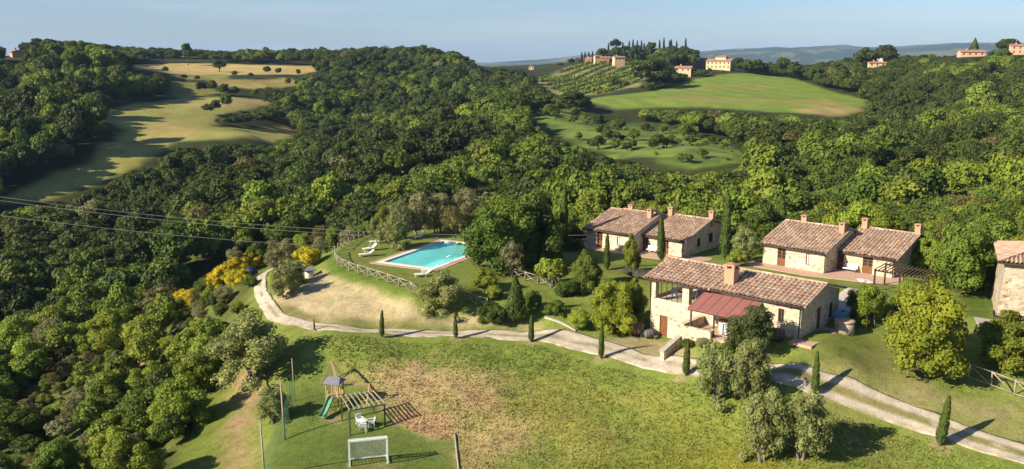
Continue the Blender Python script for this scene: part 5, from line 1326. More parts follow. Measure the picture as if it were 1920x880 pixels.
# heights; trees that would stand before the open fields or above the skyline of the survey are left out or kept low
hsc = prng.uniform(.85, 1.05, len(CAND)) * np.where(sp == 2, 1.12, 1.0)
SKYL = np.array([(-200, 88), (0, 88), (40, 84), (60, 74), (100, 72), (150, 80), (250, 93), (320, 92), (420, 99), (520, 95), (640, 92), (720, 89), (800, 89), (850, 98), (885, 118), (900, 130), (960, 134), (1040, 128), (1075, 116), (1090, 112), (1130, 108), (1200, 100), (1260, 88), (1320, 98), (1370, 106), (1385, 113), (1410, 119), (1440, 124), (1480, 127), (1500, 131), (1540, 124), (1600, 114), (1640, 118), (1700, 108), (1760, 110), (1800, 112), (1860, 104), (1885, 92), (1920, 80), (2100, 76)])
def project(x, y, z):
    d = y * CP - (z - CAM_H) * SP; u = (z - CAM_H) * CP + y * SP
    return 960 + FPX * x / d, 440 - FPX * u / d
HOUSEBOX = [(6, 90, 42, 112), (1262, 116, 1300, 134), (1312, 100, 1376, 128), (1092, 92, 1186, 113), (1624, 112, 1664, 124), (1798, 90, 1852, 104), (1892, 84, 1930, 100), (984, 128, 1004, 138)]
good = np.ones(len(CAND), bool)
hsc = np.where((cpx < 335) & (cd > 230) & (cd < 500) & (CAND[:, 0] < -60), hsc * 1.2, hsc)
sknoise = prng.normal(0, 3.5, len(CAND)) - 2
for it in range(4):
    tpx, tpy = project(CAND[:, 0], CAND[:, 1], zc + CAND[:, 2] * 2.42 * hsc)
    bad = (tpy < np.interp(tpx, SKYL[:, 0], SKYL[:, 1]) + sknoise) & (cd > 200)
    for k_, pxp in enumerate(REGPX[:15]):
        if k_ in (1, 2, 9, 10, 11, 12): continue
        for fh in (1.0, .8, .6, .42):
            qx, qy = project(CAND[:, 0], CAND[:, 1], zc + CAND[:, 2] * 2.42 * hsc * fh)
            for off in (-.7, 0, .7):
                bad |= (poly_sd(pxp, qx + off * CAND[:, 2] * FPX / cd, qy) < -1.0) & (cd > 120)
    for a0_, b0_, a1_, b1_ in HOUSEBOX:
        for fh in (1.0, .75, .5):
            qx, qy = project(CAND[:, 0], CAND[:, 1], zc + CAND[:, 2] * 2.42 * hsc * fh); rp = .6 * CAND[:, 2] * FPX / cd
            bad |= (qx > a0_ - rp) & (qx < a1_ + rp) & (qy > b0_) & (qy < b1_) & (cd > 120)
    if it == 3: good &= ~bad
    else: hsc = np.where(bad, hsc * .82, hsc)
CAND = CAND[good]; cpx, cpy, cd, zc, sp, hsc = cpx[good], cpy[good], cd[good], zc[good], sp[good], hsc[good]
order = np.argsort(cd / CAND[:, 2] + np.where((cpx < -60) | (cpx > 1980) | (cpy > 960), 1e6, 0))
NIND = 262
KEYS = ['oak', 'mid', 'lite', 'grey', 'brown']; KEYN = ['oak_near', 'mid_near', 'lite_near', 'grey_near', 'brown_near']
WORD = ['dark green', 'mid green', 'light yellowish green', 'grey green', 'brownish sparse']
def zone(px, py, d, x):
    if x < -12 and d < 150 and px < 520: return 'on the scrubby slope left of the playing field' if py > 560 else 'in the ravine left of the drive bend'
    if px < 900: return 'in the wood behind the pool'
    if px < 1400: return 'in the wood behind the left cottage'
    return 'in the wood behind the right cottage'
picked = order[:NIND]
for i in picked:
    x, y, R, base = CAND[i]
    key = (KEYN if cd[i] < 150 else KEYS)[sp[i]]
    hs = hsc[i]
    zn = zone(cpx[i], cpy[i], cd[i], x)
    plant('broadleaf_tree', key, x, y, zc[i] - .2, R, hs, WORD[sp[i]] + ' broadleaf tree ' + zn, 'tree', 'trees ' + zn)
rest = np.setdiff1d(np.arange(len(CAND)), picked)
# the remaining woodland reads as one mass: one object that carries its trees
wv, ws, wr, wi = [], [], [], []
base_i = {0: (0, 5), 1: (5, 4), 2: (9, 4), 3: (13, 3), 4: (16, 2)}
for i in rest:
    x, y, R, base = CAND[i]
    b0, n0 = base_i[int(sp[i])]
    hs = hsc[i]
    wv.append((x, y, zc[i] - .3)); _e = prng.uniform(.84, 1.19); ws.append((R * _e, R / _e, R * hs)); wr.append((0, 0, prng.uniform(0, 6.28))); wi.append(b0 + int(prng.integers(n0)))
for x, y, R in extra:
    wv.append((x, y, hz(x, y) - .3)); ws.append((R, R, R * prng.uniform(.8, 1.2))); wr.append((0, 0, prng.uniform(0, 6.28))); wi.append(int(prng.integers(0, 9)))
kc = bpy.data.collections.new('woodland_tree_models')
n_ = 0
for key in KEYS:
    for cm, tm in KIT[key]:
        o = bpy.data.objects.new('tree_model_%02d' % n_, cm); kc.objects.link(o); n_ += 1
def gn_scatter(name, pts, scl, rot, idx, coll, label, kind='stuff', cat=None):
    me = bpy.data.meshes.new(name); me.from_pydata(pts, [], [])
    a = me.attributes.new('tree_scale', 'FLOAT_VECTOR', 'POINT'); a.data.foreach_set('vector', np.array(scl, np.float32).ravel())
    a = me.attributes.new('tree_turn', 'FLOAT_VECTOR', 'POINT'); a.data.foreach_set('vector', np.array(rot, np.float32).ravel())
    a = me.attributes.new('tree_pick', 'INT', 'POINT'); a.data.foreach_set('value', np.array(idx, np.int32))
    o = link(name, me)
    g = bpy.data.node_groups.new(name + '_scatter', 'GeometryNodeTree')
    g.interface.new_socket('Geometry', in_out='INPUT', socket_type='NodeSocketGeometry'); g.interface.new_socket('Geometry', in_out='OUTPUT', socket_type='NodeSocketGeometry')
    gi = g.nodes.new('NodeGroupInput'); go = g.nodes.new('NodeGroupOutput')
    ip = g.nodes.new('GeometryNodeInstanceOnPoints'); ci = g.nodes.new('GeometryNodeCollectionInfo')
    ci.inputs['Collection'].default_value = coll; ci.inputs['Separate Children'].default_value = True; ci.inputs['Reset Children'].default_value = True
    ip.inputs['Pick Instance'].default_value = True
    def na(nm, dt):
        n = g.nodes.new('GeometryNodeInputNamedAttribute'); n.data_type = dt; n.inputs['Name'].default_value = nm; return n.outputs['Attribute']
    e2r = g.nodes.new('FunctionNodeEulerToRotation')
    g.links.new(na('tree_turn', 'FLOAT_VECTOR'), e2r.inputs[0])
    g.links.new(gi.outputs[0], ip.inputs['Points']); g.links.new(ci.outputs[0], ip.inputs['Instance'])
    g.links.new(na('tree_pick', 'INT'), ip.inputs['Instance Index']); g.links.new(e2r.outputs[0], ip.inputs['Rotation']); g.links.new(na('tree_scale', 'FLOAT_VECTOR'), ip.inputs['Scale'])
    g.links.new(ip.outputs[0], go.inputs[0])
    md = o.modifiers.new('scatter', 'NODES'); md.node_group = g
    return tag(o, label, cat, None, kind)
gn_scatter('woodland', wv, ws, wr, wi, kc, 'dense green woodland covering the valley slopes and ridges', 'stuff', 'woodland')
print('trees', len(picked), 'woodland', len(wv))

# ---- undergrowth in the gaps of the near left slope
LS = HP([(-40, 660), (150, 560), (300, 500), (420, 560), (440, 690), (385, 760), (330, 878), (-40, 878)])
X, Y = scatter(min(p[0] for p in LS), max(p[0] for p in LS), min(p[1] for p in LS), max(p[1] for p in LS), 2.3)
okx, opx, opy, od = in_view(X, Y, 30)
sel = okx & (poly_sd(LS, X, Y) < 0) & (od < 125)
cxy = CAND[:, :2]
sel &= np.array([((cxy[:, 0] - a) ** 2 + (cxy[:, 1] - b) ** 2 > (CAND[:, 2] * .75) ** 2).all() if s_ else False for a, b, s_ in zip(X, Y, sel)])
sel &= (poly_sd(REG[-1][0], X, Y) > 0)
for x, y in list(zip(X[sel], Y[sel]))[:130]:
    kk = _pick.choice(['liteshrub', 'shrub', 'liteshrub', 'shrub', 'grey_near', 'darkshrub', 'brown_near'])
    plant('undergrowth_shrub', kk, x, y, hz(x, y) - .15, _pick.uniform(.6, 1.25), _pick.uniform(.7, 1.1), {'liteshrub': 'light green', 'shrub': 'mid green', 'grey_near': 'grey green', 'darkshrub': 'dark green', 'brown_near': 'brownish'}[kk] + ' low shrub in the undergrowth on the slope left of the playing field', 'shrub', 'undergrowth shrubs on the left slope')
print('undergrowth', int(sel.sum()))
# ---- shrubs scattered over the green clearing
CL = REG[13][0]
X, Y = scatter(min(p[0] for p in CL), max(p[0] for p in CL), min(p[1] for p in CL), max(p[1] for p in CL), 5.5)
X = X + prng.normal(0, 2.5, len(X)); Y = Y + prng.normal(0, 3, len(X))
sel = (poly_sd(CL, X, Y) < -1) & (fbm(X / 14, Y / 14, 66, 3) + prng.normal(0, .08, len(X)) > .52)
for x, y in zip(X[sel][:150], Y[sel][:150]):
    plant('scrub_shrub', _pick.choice(['mid', 'lite', 'oak', 'mid']), x, y, hz(x, y) - .5, _pick.choice([.6, .8, 1.0, 1.4, 2.0, 2.6]) * _pick.uniform(.8, 1.2), _pick.uniform(.6, 1.0), 'small shrub dotted over the bright green clearing beyond the cottages', 'shrub', 'shrubs on the green clearing')
# ---- vineyard rows on the hill
vr = np.array(VINE)
a0 = at_y(1050, 165, 640); 
c0 = vr.mean(0)
dv = np.array([.45, 1.0]); dv /= np.linalg.norm(dv); nv = np.array([dv[1], -dv[0]])
for k in range(-9, 10):
    o_ = c0 + nv * k * 13
    ts = np.arange(-160, 160, 3.0); q = o_ + ts[:, None] * dv
    ins = poly_sd(VINE, q[:, 0], q[:, 1]) < -3
    run = np.split(np.arange(len(q)), np.where(~ins)[0]); run = max((r_[ins[r_]] for r_ in run), key=len); q = q[run]
    if len(q) < 8: continue
    zz = hfun(q[:, 0], q[:, 1])
    PP = np.repeat(np.concatenate([q, zz[:, None] + 1.2], 1), 12, 0) + prng.normal(0, 1, (len(q) * 12, 3)) * np.array([1.2, 1.2, .7])
    NN = prng.normal(0, 1, PP.shape) + np.array([0, 0, .8]); NN /= np.linalg.norm(NN, axis=1)[:, None]
    V_, F_ = leaves_quads(prng, PP, NN, 1.6)
    _tw = np.stack([q[:, 0], q[:, 1], zz + 1.0], 1); _o = len(V_); _nq = len(_tw)
    V_ = np.concatenate([V_, _tw - [0, 0, .9], _tw + [0, 0, .3]]); F_ = np.concatenate([F_, np.stack([_o + np.arange(_nq - 1), _o + np.arange(1, _nq), _o + _nq + np.arange(1, _nq), _o + _nq + np.arange(_nq - 1)], 1)])
    tag(link('vine_row', np_mesh('vine_row', V_, F_, [M['mid_n']])), 'row of green vines running up the pale hill field', 'vine row', 'vine rows on the pale hill field')
# ---- hilltop cypresses and pines
for px, pt_, Yd in [(1141, 82, 900), (1168, 80, 900), (1180, 78, 900), (1187, 75, 900), (1195, 77, 900), (1203, 77, 900), (1208, 82, 900), (1216, 80, 900), (1237, 76, 900), (1245, 72, 900), (1256, 76, 900), (1259, 75, 900), (1269, 78, 900), (1286, 73, 900), (1091, 99, 900), (1097, 98, 900), (1104, 98, 900), (1111, 97, 900)]:
    p = at_y(px, pt_, Yd); z = min(hz(p[0], p[1]), p[2] - 12)
    t = empty('cypress_tree', (p[0], p[1], z), 0, 'dark slim cypress on the skyline of the wooded hilltop', 'tree', 'cypresses on the hilltop')
    h = p[2] - z; t.scale = (3.2, 3.2, h / 4.15)
    cm, tm = KIT['farcypress'][px % 2]; link('crown', cm, t); link('trunk', tm, t)
for px, pt_, Yd, R, lab in [(1155, 76, 890, 6, 'tall umbrella pine on the hilltop left of the cypress row'), (1173, 88, 890, 6, 'lower umbrella pine among the hilltop cypresses')]:
    p = at_y(px, pt_, Yd); z = hz(p[0], p[1]); t = empty('umbrella_pine', (p[0], p[1], z), 0, lab, 'tree'); h = p[2] - z; t.scale = (R, R, h / 2.5)
    cm, tm = KIT['pine'][0]; link('crown', cm, t); link('trunk', tm, t)
for px, pt_, Yd, R, lab in [(1829, 72, 640, 5, 'dark conifer behind the long pink house')]:
    p = at_y(px, pt_, Yd); z = hz(p[0], p[1]); t = empty('conifer_tree', (p[0], p[1], z), 0, lab, 'tree'); h = p[2] - z; t.scale = (R, R, h / 3.15)
    cm, tm = KIT['conifer'][0]; link('crown', cm, t); link('trunk', tm, t)
for px, pt_, Yd, R, lab in [(1626, 88, 660, 9, 'round dark tree left of the white tower house'), (1662, 83, 680, 11, 'round dark tree right of the white tower house'), (1892, 72, 660, 11, 'big round dark tree on the ridge above the pink house'), (1225, 110, 560, 15, 'large round dark tree left of the green field'), (350, 80, 720, 5, 'lone round tree on the skyline above the terraces'), (410, 112, 640, 6, 'dark tree on the upper straw field'), (1080, 172, 440, 8, 'dark tree at the left tip of the green field')]:
    p = at_y(px, pt_, Yd); z = hz(p[0], p[1]); t = empty('broadleaf_tree', (p[0], p[1], min(z, p[2] - 8)), 1.0, lab, 'tree'); h = p[2] - min(z, p[2] - 8); t.scale = (R, R, h / max(v.co.z for v in KIT['oak'][px % 5][0].vertices))
    cm, tm = KIT['oak'][px % 5]; link('crown', cm, t); link('trunk', tm, t)
# ------------------------------------------------------------------ rustic pole fences
def rustic_fence(pts, label, style='cross', sp=2.0, h=1.05, r=.05):
    pts = resample(np.array(pts)[:, :2], sp)
    z = hfun(pts[:, 0], pts[:, 1])
    t = empty('rustic_fence', (pts[0][0], pts[0][1], z[0]), 0, label, 'fence')
    o = np.array([pts[0][0], pts[0][1], z[0]])
    P_ = np.concatenate([pts, z[:, None]], 1) - o
    rr = random.Random(len(pts))
    for i, p in enumerate(P_):
        b = MB(); b.tube([(p[0], p[1], p[2] - .3), (p[0] + rr.uniform(-.04, .04), p[1], p[2] + h + rr.uniform(0, .1))], [r * 1.15, r], 6); b.build('post', M['fence_wood'], t)
    for i in range(len(P_) - 1):
        a, c = P_[i], P_[i + 1]
        up = lambda q, f: (q[0], q[1], q[2] + h * f)
        b = MB(); b.tube([up(a, .97), up(c, .97)], [r, r * .8], 6); b.build('top_rail', M['fence_wood'], t)
        if style == 'cross':
            for f0, f1, dy in ((.06, .9, .05), (.9, .06, -.05)):
                b = MB(); a2, c2 = np.array(up(a, f0)), np.array(up(c, f1)); a2[1] += dy; c2[1] += dy
                b.tube([a2, c2], [r * .75, r * .7], 6); b.build('cross_brace', M['fence_wood'], t)
        else:
            b = MB(); b.tube([up(a, .95), up(c, .08)], [r * .85, r * .8], 6); b.build('diagonal_brace', M['fence_wood'], t)
            b = MB(); b.tube([up(a, .12), up(c, .12)], [r * .8, r * .8], 6); b.build('bottom_rail', M['fence_wood'], t)
    return t
rustic_fence(spline(P2([(771, 432), (800, 430), (835, 431), (870, 434), (900, 437)], 6.0), .5), 'crossed pole fence at the back of the pool lawn', sp=1.9)
rustic_fence(spline(P2([(683, 441), (664, 450), (648, 460), (634, 472)], 6.0), .5), 'crossed pole fence receding along the left side of the pool lawn', sp=1.9)
rustic_fence(spline(P2([(628, 476), (630, 492), (648, 505), (680, 516), (715, 527), (755, 539), (792, 549)], 6.0), .5), 'long curved crossed pole fence on the front edge of the pool lawn', sp=1.9)
rustic_fence(HP([(872, 564), (892, 572), (914, 578)]), 'short stretch of crossed pole fence right of the olive bush', sp=1.8)
rustic_fence(HP([(938, 512), (960, 520), (985, 527), (1010, 534), (1035, 540)]), 'crossed pole fence running under the fig tree', sp=1.9)
rustic_fence(HP([(1080, 545), (1095, 556), (1112, 553)]), 'short pole fence below the slender lawn tree', sp=1.8)
rustic_fence(HP([(1782, 690), (1815, 710), (1850, 722), (1890, 738), (1935, 752), (1990, 775)]), 'rail fence with slanting braces low at the right edge', 'zig', 1.75, 1.25, .055)

# ------------------------------------------------------------------ pool furniture
def lounger(px, py, ang, lab, up=.55):
    x, y, z = hit(px, py); z = max(z, 6.0) if py < 530 else z
    t = empty('sun_lounger', (x, y, z), ang, lab, 'sun lounger', 'white loungers around the pool')
    b = MB(); b.box(-.95, .35, -.34, .34, .30, .36)
    for k in range(9): b.box(-.93 + k * .145, -.83 + k * .145, -.31, .31, .36, .375)
    b.build('seat', M['cream'], t)
    b = MB(); c, s = math.cos(up), math.sin(up)
    b.add([(.35, -.34, .30), (.35, .34, .30), (.35 + .75 * c, .34, .30 + .75 * s), (.35 + .75 * c, -.34, .30 + .75 * s), (.35 - .06 * s, -.34, .36), (.35 - .06 * s, .34, .36), (.35 + .75 * c - .06 * s, .34, .36 + .75 * s), (.35 + .75 * c - .06 * s, -.34, .36 + .75 * s)],
          [(0, 1, 2, 3), (7, 6, 5, 4), (0, 4, 5, 1), (1, 5, 6, 2), (2, 6, 7, 3), (3, 7, 4, 0)])
    b.build('backrest', M['cream'], t)
    for sx in (-.82, .28):
        for sy in (-.28, .28):
            b = MB(); b.bar((sx, sy, 0), (sx, sy, .30), .06); b.build('leg', M['white'], t)
    for sy in (-.36, .36):
        b = MB(); b.bar((-.1, sy, .5), (.4, sy, .5), .05); b.bar((-.1, sy, .3), (-.1, sy, .5), .04); b.build('armrest', M['white'], t)
for a in [(706, 457, .25, 'white lounger under the small olive at the back of the pool lawn'), (694, 470, .55, 'left lounger pair by the pool, the one further back'), (687, 481, .35, 'left lounger pair by the pool, the one nearer the fence'),
          (786, 447, .75, 'lone lounger with raised back behind the pool'), (793, 519, .25, 'lounger at the near corner of the pool, closer to the fence'), (806, 511, .30, 'lounger at the near corner of the pool, beside the paving')]:
    lounger(*a, up=.75 if a[0] in (694, 786) else .6)

# ------------------------------------------------------------------ plastic garden furniture
def chair(x, y, z, ang, lab, mat='white', group='white plastic chairs'):
    t = empty('garden_chair', (x, y, z), ang, lab, 'chair', group)
    b = MB(); b.box(-.25, .25, -.25, .25, .40, .44); b.build('seat', M[mat], t)
    b = MB()
    for k in range(5): b.add([(-.24 + k * .1, .22, .44), (-.17 + k * .1, .22, .44), (-.17 + k * .1, .33, .85), (-.24 + k * .1, .33, .85), (-.24 + k * .1, .25, .44), (-.17 + k * .1, .25, .44), (-.17 + k * .1, .36, .85), (-.24 + k * .1, .36, .85)], [(0, 1, 2, 3), (7, 6, 5, 4), (0, 4, 5, 1), (1, 5, 6, 2), (2, 6, 7, 3), (3, 7, 4, 0)])
    b.bar((-.27, .345, .87), (.27, .345, .87), .06, .09); b.build('backrest', M[mat], t)
    for s in (-1, 1):
        b = MB(); b.bar((s * .27, -.24, .63), (s * .27, .3, .65), .06, .04); b.bar((s * .27, -.24, .44), (s * .27, -.24, .63), .05); b.build('armrest', M[mat], t)
        for q in (-1, 1):
            b = MB(); b.bar((s * .25, q * .25, 0), (s * .22, q * .21, .41), .055); b.build('leg', M[mat], t)
    return t
def table(x, y, z, lab, mat='white', r=.48, name='garden_table'):
    t = empty(name, (x, y, z), 0, lab, 'table')
    b = MB(); b.lathe([(r, .69), (r + .02, .70), (r + .02, .72), (r, .735)], n=24); b.build('table_top', M[mat], t)
    for k in range(4):
        a = math.pi / 4 + k * math.pi / 2; b = MB(); b.bar((r * .75 * math.cos(a), r * .75 * math.sin(a), 0), (r * .6 * math.cos(a), r * .6 * math.sin(a), .69), .06); b.build('leg', M[mat], t)
    return t
tx, ty, tzz = hit(681, 803)
table(tx, ty, tzz, 'round white plastic table under the slatted pergola on the playing field', r=.42)
for ang, lab in ((2.6, 'white plastic chair behind the round table'), (.5 - 1.57, 'white plastic chair right of the round table'), (-.25 + 3.14 + 3.3, 'white plastic chair nearest the camera at the round table')):
    pass
for dx, dy, lab in ((-.35, .55, 'white plastic chair behind the round table'), (.65, .15, 'white plastic chair right of the round table'), (.1, -.65, 'white plastic chair on the near side of the round table')):
    x_, y_ = tx + dx, ty + dy
    chair(x_, y_, hz(x_, y_), math.atan2(dy, dx) - math.pi / 2, lab)

# ------------------------------------------------------------------ goal, posts and netting, pergola, play equipment on the lower field
def wire_net(mb, A, B, C, D, nu, nv, w=.012, m=0):
    A, B, C, D = map(Vector, (A, B, C, D))
    for i in range(nu + 1):
        f = i / nu; mb.bar(A.lerp(B, f), D.lerp(C, f), w, w, m)
    for j in range(nv + 1):
        f = j / nv; mb.bar(A.lerp(D, f), B.lerp(C, f), w, w, m)
g0 = np.array(hit(656, 875)); g1_ = np.array(hit(727, 870)); gv = g1_ - g0; gl = np.linalg.norm(gv[:2]); ga = math.atan2(gv[1], gv[0])
G = empty('football_goal', tuple(g0), ga, 'white football goal with net on the mown playing field', 'goal')
for xx in (0, gl):
    b = MB(); b.bar((xx, 0, -.1), (xx, 0, 2.0), .12); b.build('goal_post', M['white'], G)
b = MB(); b.bar((-.06, 0, 2.0), (gl + .06, 0, 2.0), .12); b.build('crossbar', M['white'], G)
for xx in (0, gl):
    b = MB(); b.bar((xx, 0, 1.97), (xx, .55, 1.9), .06); b.bar((xx, .55, 1.9), (xx, 1.15, .05), .06); b.bar((xx, 0, .05), (xx, 1.15, .05), .06); b.build('side_frame', M['white'], G)
b = MB(); b.bar((0, 1.15, .05), (gl, 1.15, .05), .10); b.bar((0, .55, 1.9), (gl, .55, 1.9), .05); b.build('back_bar', M['white'], G)
M['netwhite'] = plain('white_net_cord', (.75, .75, .73), None, 3, .7)
b = MB(); wire_net(b, (0, .55, 1.88), (gl, .55, 1.88), (gl, 1.15, .06), (0, 1.15, .06), 26, 16, .014); wire_net(b, (0, 0, 1.95), (gl, 0, 1.95), (gl, .55, 1.88), (0, .55, 1.88), 26, 4, .014)
wire_net(b, (0, .02, 1.95), (0, .55, 1.88), (0, 1.15, .06), (0, .02, .06), 6, 14, .012); wire_net(b, (gl, .02, 1.95), (gl, .55, 1.88), (gl, 1.15, .06), (gl, .02, .06), 6, 14, .012)
b.build('net', M['netwhite'], G)
pA = np.array(hit(534, 825)); pB = np.array(hit(497, 905)); pC = np.array(hit(553, 752))
nf = empty('net_fence', tuple(pA), 0, 'tall wooden posts with green netting along the left side of the playing field', 'fence')
for q, hh, rr, mt in ((pA, 5.0, .085, 'pale_wood'), (pB, 4.7, .08, 'pale_wood'), (pC, 4.0, .05, 'pale_wood')):
    q = q - pA; b = MB(); b.tube([(q[0], q[1], q[2] - .4), (q[0] - .08, q[1], q[2] + hh)], [rr, rr * .8], 8); b.build('post', M[mt], nf)
M['netgreen'] = plain('green_net_cord', (.06, .17, .10), None, 3, .8)
b = MB()
for q0, q1, h0, h1 in ((pC, pA, 3.0, 2.6), (pA, pB, 2.4, 2.2)):
    a, c = q0 - pA, q1 - pA; n = int(np.linalg.norm((c - a)[:2]) / .22)
    wire_net(b, a + [0, 0, .05], c + [0, 0, .05], c + [0, 0, h1], a + [0, 0, h0], n, 12, .008)
b.build('net', M['netgreen'], nf)
# open pergola
zf = 2.15
f1 = np.array(hit(657, 817)); f2 = np.array(hit(722, 800))
tl = at_z(640, 745, f1[2] + zf); tr_ = at_z(700, 732, f2[2] + zf)
PG = empty('wooden_pergola', tuple(f1), 0, 'open slatted wooden pergola over the white table on the playing field', 'pergola')
c0_ = np.array([0, 0, 0.0]); c1_ = f2 - f1; c3_ = np.array([tl[0], tl[1], 0]) - np.array([f1[0], f1[1], 0]); c2_ = np.array([tr_[0], tr_[1], 0]) - np.array([f1[0], f1[1], 0])
corners = [c0_, c1_, c2_, c3_]
for c in corners:
    zg = hz(f1[0] + c[0], f1[1] + c[1]) - f1[2]
    b = MB(); b.bar((c[0], c[1], zg - .2), (c[0], c[1], zf), .11); b.build('post', M['dark_wood'], PG)
T = [Vector((c[0], c[1], zf)) for c in corners]
for a, c in ((0, 1), (3, 2)):
    b = MB(); d_ = (T[c] - T[a]) * .04; b.bar(T[a] - d_, T[c] + d_, .10, .14); b.build('beam', M['pale_wood'], PG)
for i in range(8):
    f = i / 7; a = T[0].lerp(T[1], f); c = T[3].lerp(T[2], f); d_ = (c - a) * .06
    b = MB(); b.bar(a - d_ + Vector((0, 0, .12)), c + d_ + Vector((0, 0, .12)), .055, .08); b.build('slat', M['pale_wood'], PG)
# play tower with slide and swing frame
q0 = np.array(hit(629, 762))
PT = empty('play_tower', tuple(q0), -.25, 'wooden play tower with grey roof, green slide and swing beams', 'play tower')
for sx in (-.55, .55):
    for sy in (-.55, .55):
        b = MB(); b.bar((sx, sy, -.3), (sx, sy, 2.35), .10); b.build('post', M['yellow_wood'], PT)
b = MB()
for i in range(8): b.box(-.6 + i * .15, -.47 + i * .15, -.62, .62, 1.0, 1.05)
b.build('platform', M['yellow_wood'], PT)
for yy in (-.56, .56):
    b = MB()
    for i in range(5):
        if yy < 0 and 1 <= i <= 3: continue
        b.box(-.52 + i * .22, -.38 + i * .22, yy - .02, yy + .02, 1.05, 1.65)
    b.build('rail_boards', M['yellow_wood'], PT)
b = MB(); b.add([(-.8, -.8, 2.3), (.8, -.8, 2.3), (.8, .8, 2.3), (-.8, .8, 2.3), (-.55, 0, 2.75), (.55, 0, 2.75)], [(0, 1, 5, 4), (1, 2, 5), (2, 3, 4, 5), (3, 0, 4), (3, 2, 1, 0)]); b.build('roof', M['grey_paint'], PT)
b = MB(); prof = [(0, -.6, 1.06), (0, -1.0, .95), (0, -1.9, .35), (0, -2.4, .12), (0, -2.8, .1)]
for a, c in zip(prof, prof[1:]):
    x0, x1 = -.24, .24
    b.add([(x0, a[1], a[2]), (x1, a[1], a[2]), (x1, c[1], c[2]), (x0, c[1], c[2]), (x0, a[1], a[2] + .04), (x1, a[1], a[2] + .04), (x1, c[1], c[2] + .04), (x0, c[1], c[2] + .04)], [(3, 2, 1, 0), (4, 5, 6, 7), (0, 1, 5, 4), (1, 2, 6, 5), (2, 3, 7, 6), (3, 0, 4, 7)])
    for x_ in (x0, x1): b.bar((x_, a[1], a[2] + .1), (x_, c[1], c[2] + .1), .04, .2)
so = b.build('slide', M['green_plastic'], PT)
# swing beam running back from the tower to an A frame
apex = at_z(621, 677, q0[2] + 2.5) - q0; R_ = Matrix.Rotation(.25, 3, 'Z'); av = R_ @ Vector(apex)
b = MB(); b.bar((0, .5, 2.3), (av.x, av.y, 2.5), .12); b.build('swing_beam', M['yellow_wood'], PT)
pd = Vector((av.y, -av.x, 0)).normalized()
for s in (-1, 1):
    e = Vector((av.x, av.y, 0)) + pd * s * 1.15; w_ = R_.inverted() @ e; zg = hz(q0[0] + w_.x, q0[1] + w_.y) - q0[2]
    b = MB(); b.bar((e.x, e.y, zg - .2), (av.x, av.y, 2.55), .11); b.build('frame_leg', M['yellow_wood'], PT)
for f in (.42, .66):
    s0 = Vector((0, .5, 2.3)).lerp(Vector((av.x, av.y, 2.5)), f); dd = (Vector((av.x, av.y, 0)) - Vector((0, .5, 0))).normalized()
    b = MB()
    for k in (-.22, .22): b.bar(s0 + dd * k, s0 + dd * k + Vector((0, 0, -1.9)), .02)
    b.bar(s0 + dd * -.25 + Vector((0, 0, -1.9)), s0 + dd * .25 + Vector((0, 0, -1.9)), .18, .04)
    b.build('swing_seat', M['pale_wood'], PT)
b = MB(); b.bar((.55, .3, 1.9), (2.9, .9, 2.0), .10); b.build('side_beam', M['yellow_wood'], PT)
for s in (-1, 1):
    zg = hz(q0[0] + 2.9, q0[1] + .3) - q0[2]
    b = MB(); b.bar((2.9 + .1 * s, .9 + s * .7, zg - .2), (2.9, .9, 2.02), .09); b.build('side_leg', M['yellow_wood'], PT)
# log edging of the field
l0, l1 = np.array(hit(853, 815)), np.array(hit(862, 895))
lo = MB(); n = 6; lp = [l0 + (l1 - l0) * i / n for i in range(n + 1)]
lo.tube([(p[0] - l0[0], p[1] - l0[1], hz(p[0], p[1]) - l0[2] + .06) for p in lp], .075, 8)
tag(link('edging_log', lo.mesh('edging_log', M['pale_wood']), None, tuple(l0)), 'weathered log edging the right side of the playing field', 'log')

# ------------------------------------------------------------------ things around the houses
x, y, z = hit(580, 519)
wh = empty('well_head', (x, y, z), .4, 'white round well head with grey lid on the dry bank', 'well head')
b = MB(); b.lathe([(.5, -.3), (.5, .75), (.46, .78)], n=20); b.build('drum', M['white_wall'], wh)
b = MB(); b.add([(-.75, -.6, .79), (.75, -.6, .79), (.75, .6, .84), (-.75, .6, .84), (-.75, -.6, .86), (.75, -.6, .86), (.75, .6, .91), (-.75, .6, .91)], [(3, 2, 1, 0), (4, 5, 6, 7), (0, 1, 5, 4), (1, 2, 6, 5), (2, 3, 7, 6), (3, 0, 4, 7)]); b.build('lid', M['grey_paint'], wh)
a_ = (470 - 960) / FPX; y = 112.0; x = a_ * (y * CP + 28 * SP); z = hz(x, y)
b = MB(); b.lathe([(.75, -.3), (.95, .1), (.95, .6), (.72, 1.0), (.35, 1.2), (.1, 1.26)], n=14); tag(b.build('blue_tarp', M['navy'], None, loc=(x, y, z)), 'dark blue tarp covered heap among the yellow broom', 'tarp')
x, y, z = hit(1583, 622)
ow = empty('old_well', (x, y, z), 0, 'low round brick well on the lawn behind the blue tank', 'well'); ow['label'] = 'low round stone well on the lawn right of the farmhouse gable'
b = MB(); b.lathe([(.82, -.3), (.82, .95)], n=28); b.build('ring_wall', M['old_stone'], ow)
b = MB(); b.lathe([(.88, .951), (.88, 1.06), (.60, 1.062)], n=28); b.build('rim', M['terracotta'], ow)
x, y, z = hit(1578, 606)
bt_ = empty('water_tank', (x, y, z), YM, 'light blue plastic tank at the back of the farmhouse gable beside the round well', 'tank')
b = MB(); b.box(-.55, .55, -.5, .5, .08, 1.1); b.bar((-.57, -.52, .6), (.57, -.52, .6), .04); b.bar((-.57, -.52, .9), (.57, -.52, .9), .04); b.build('tank_body', M['blue_plastic'], bt_)
b = MB(); b.lathe([(.16, 1.1), (.16, 1.18), (.02, 1.19)], n=14); b.build('cap', M['iron'], bt_)
b = MB(); b.box(-.6, .6, -.55, .55, -.1, .078); b.build('pallet', M['pale_wood'], bt_)
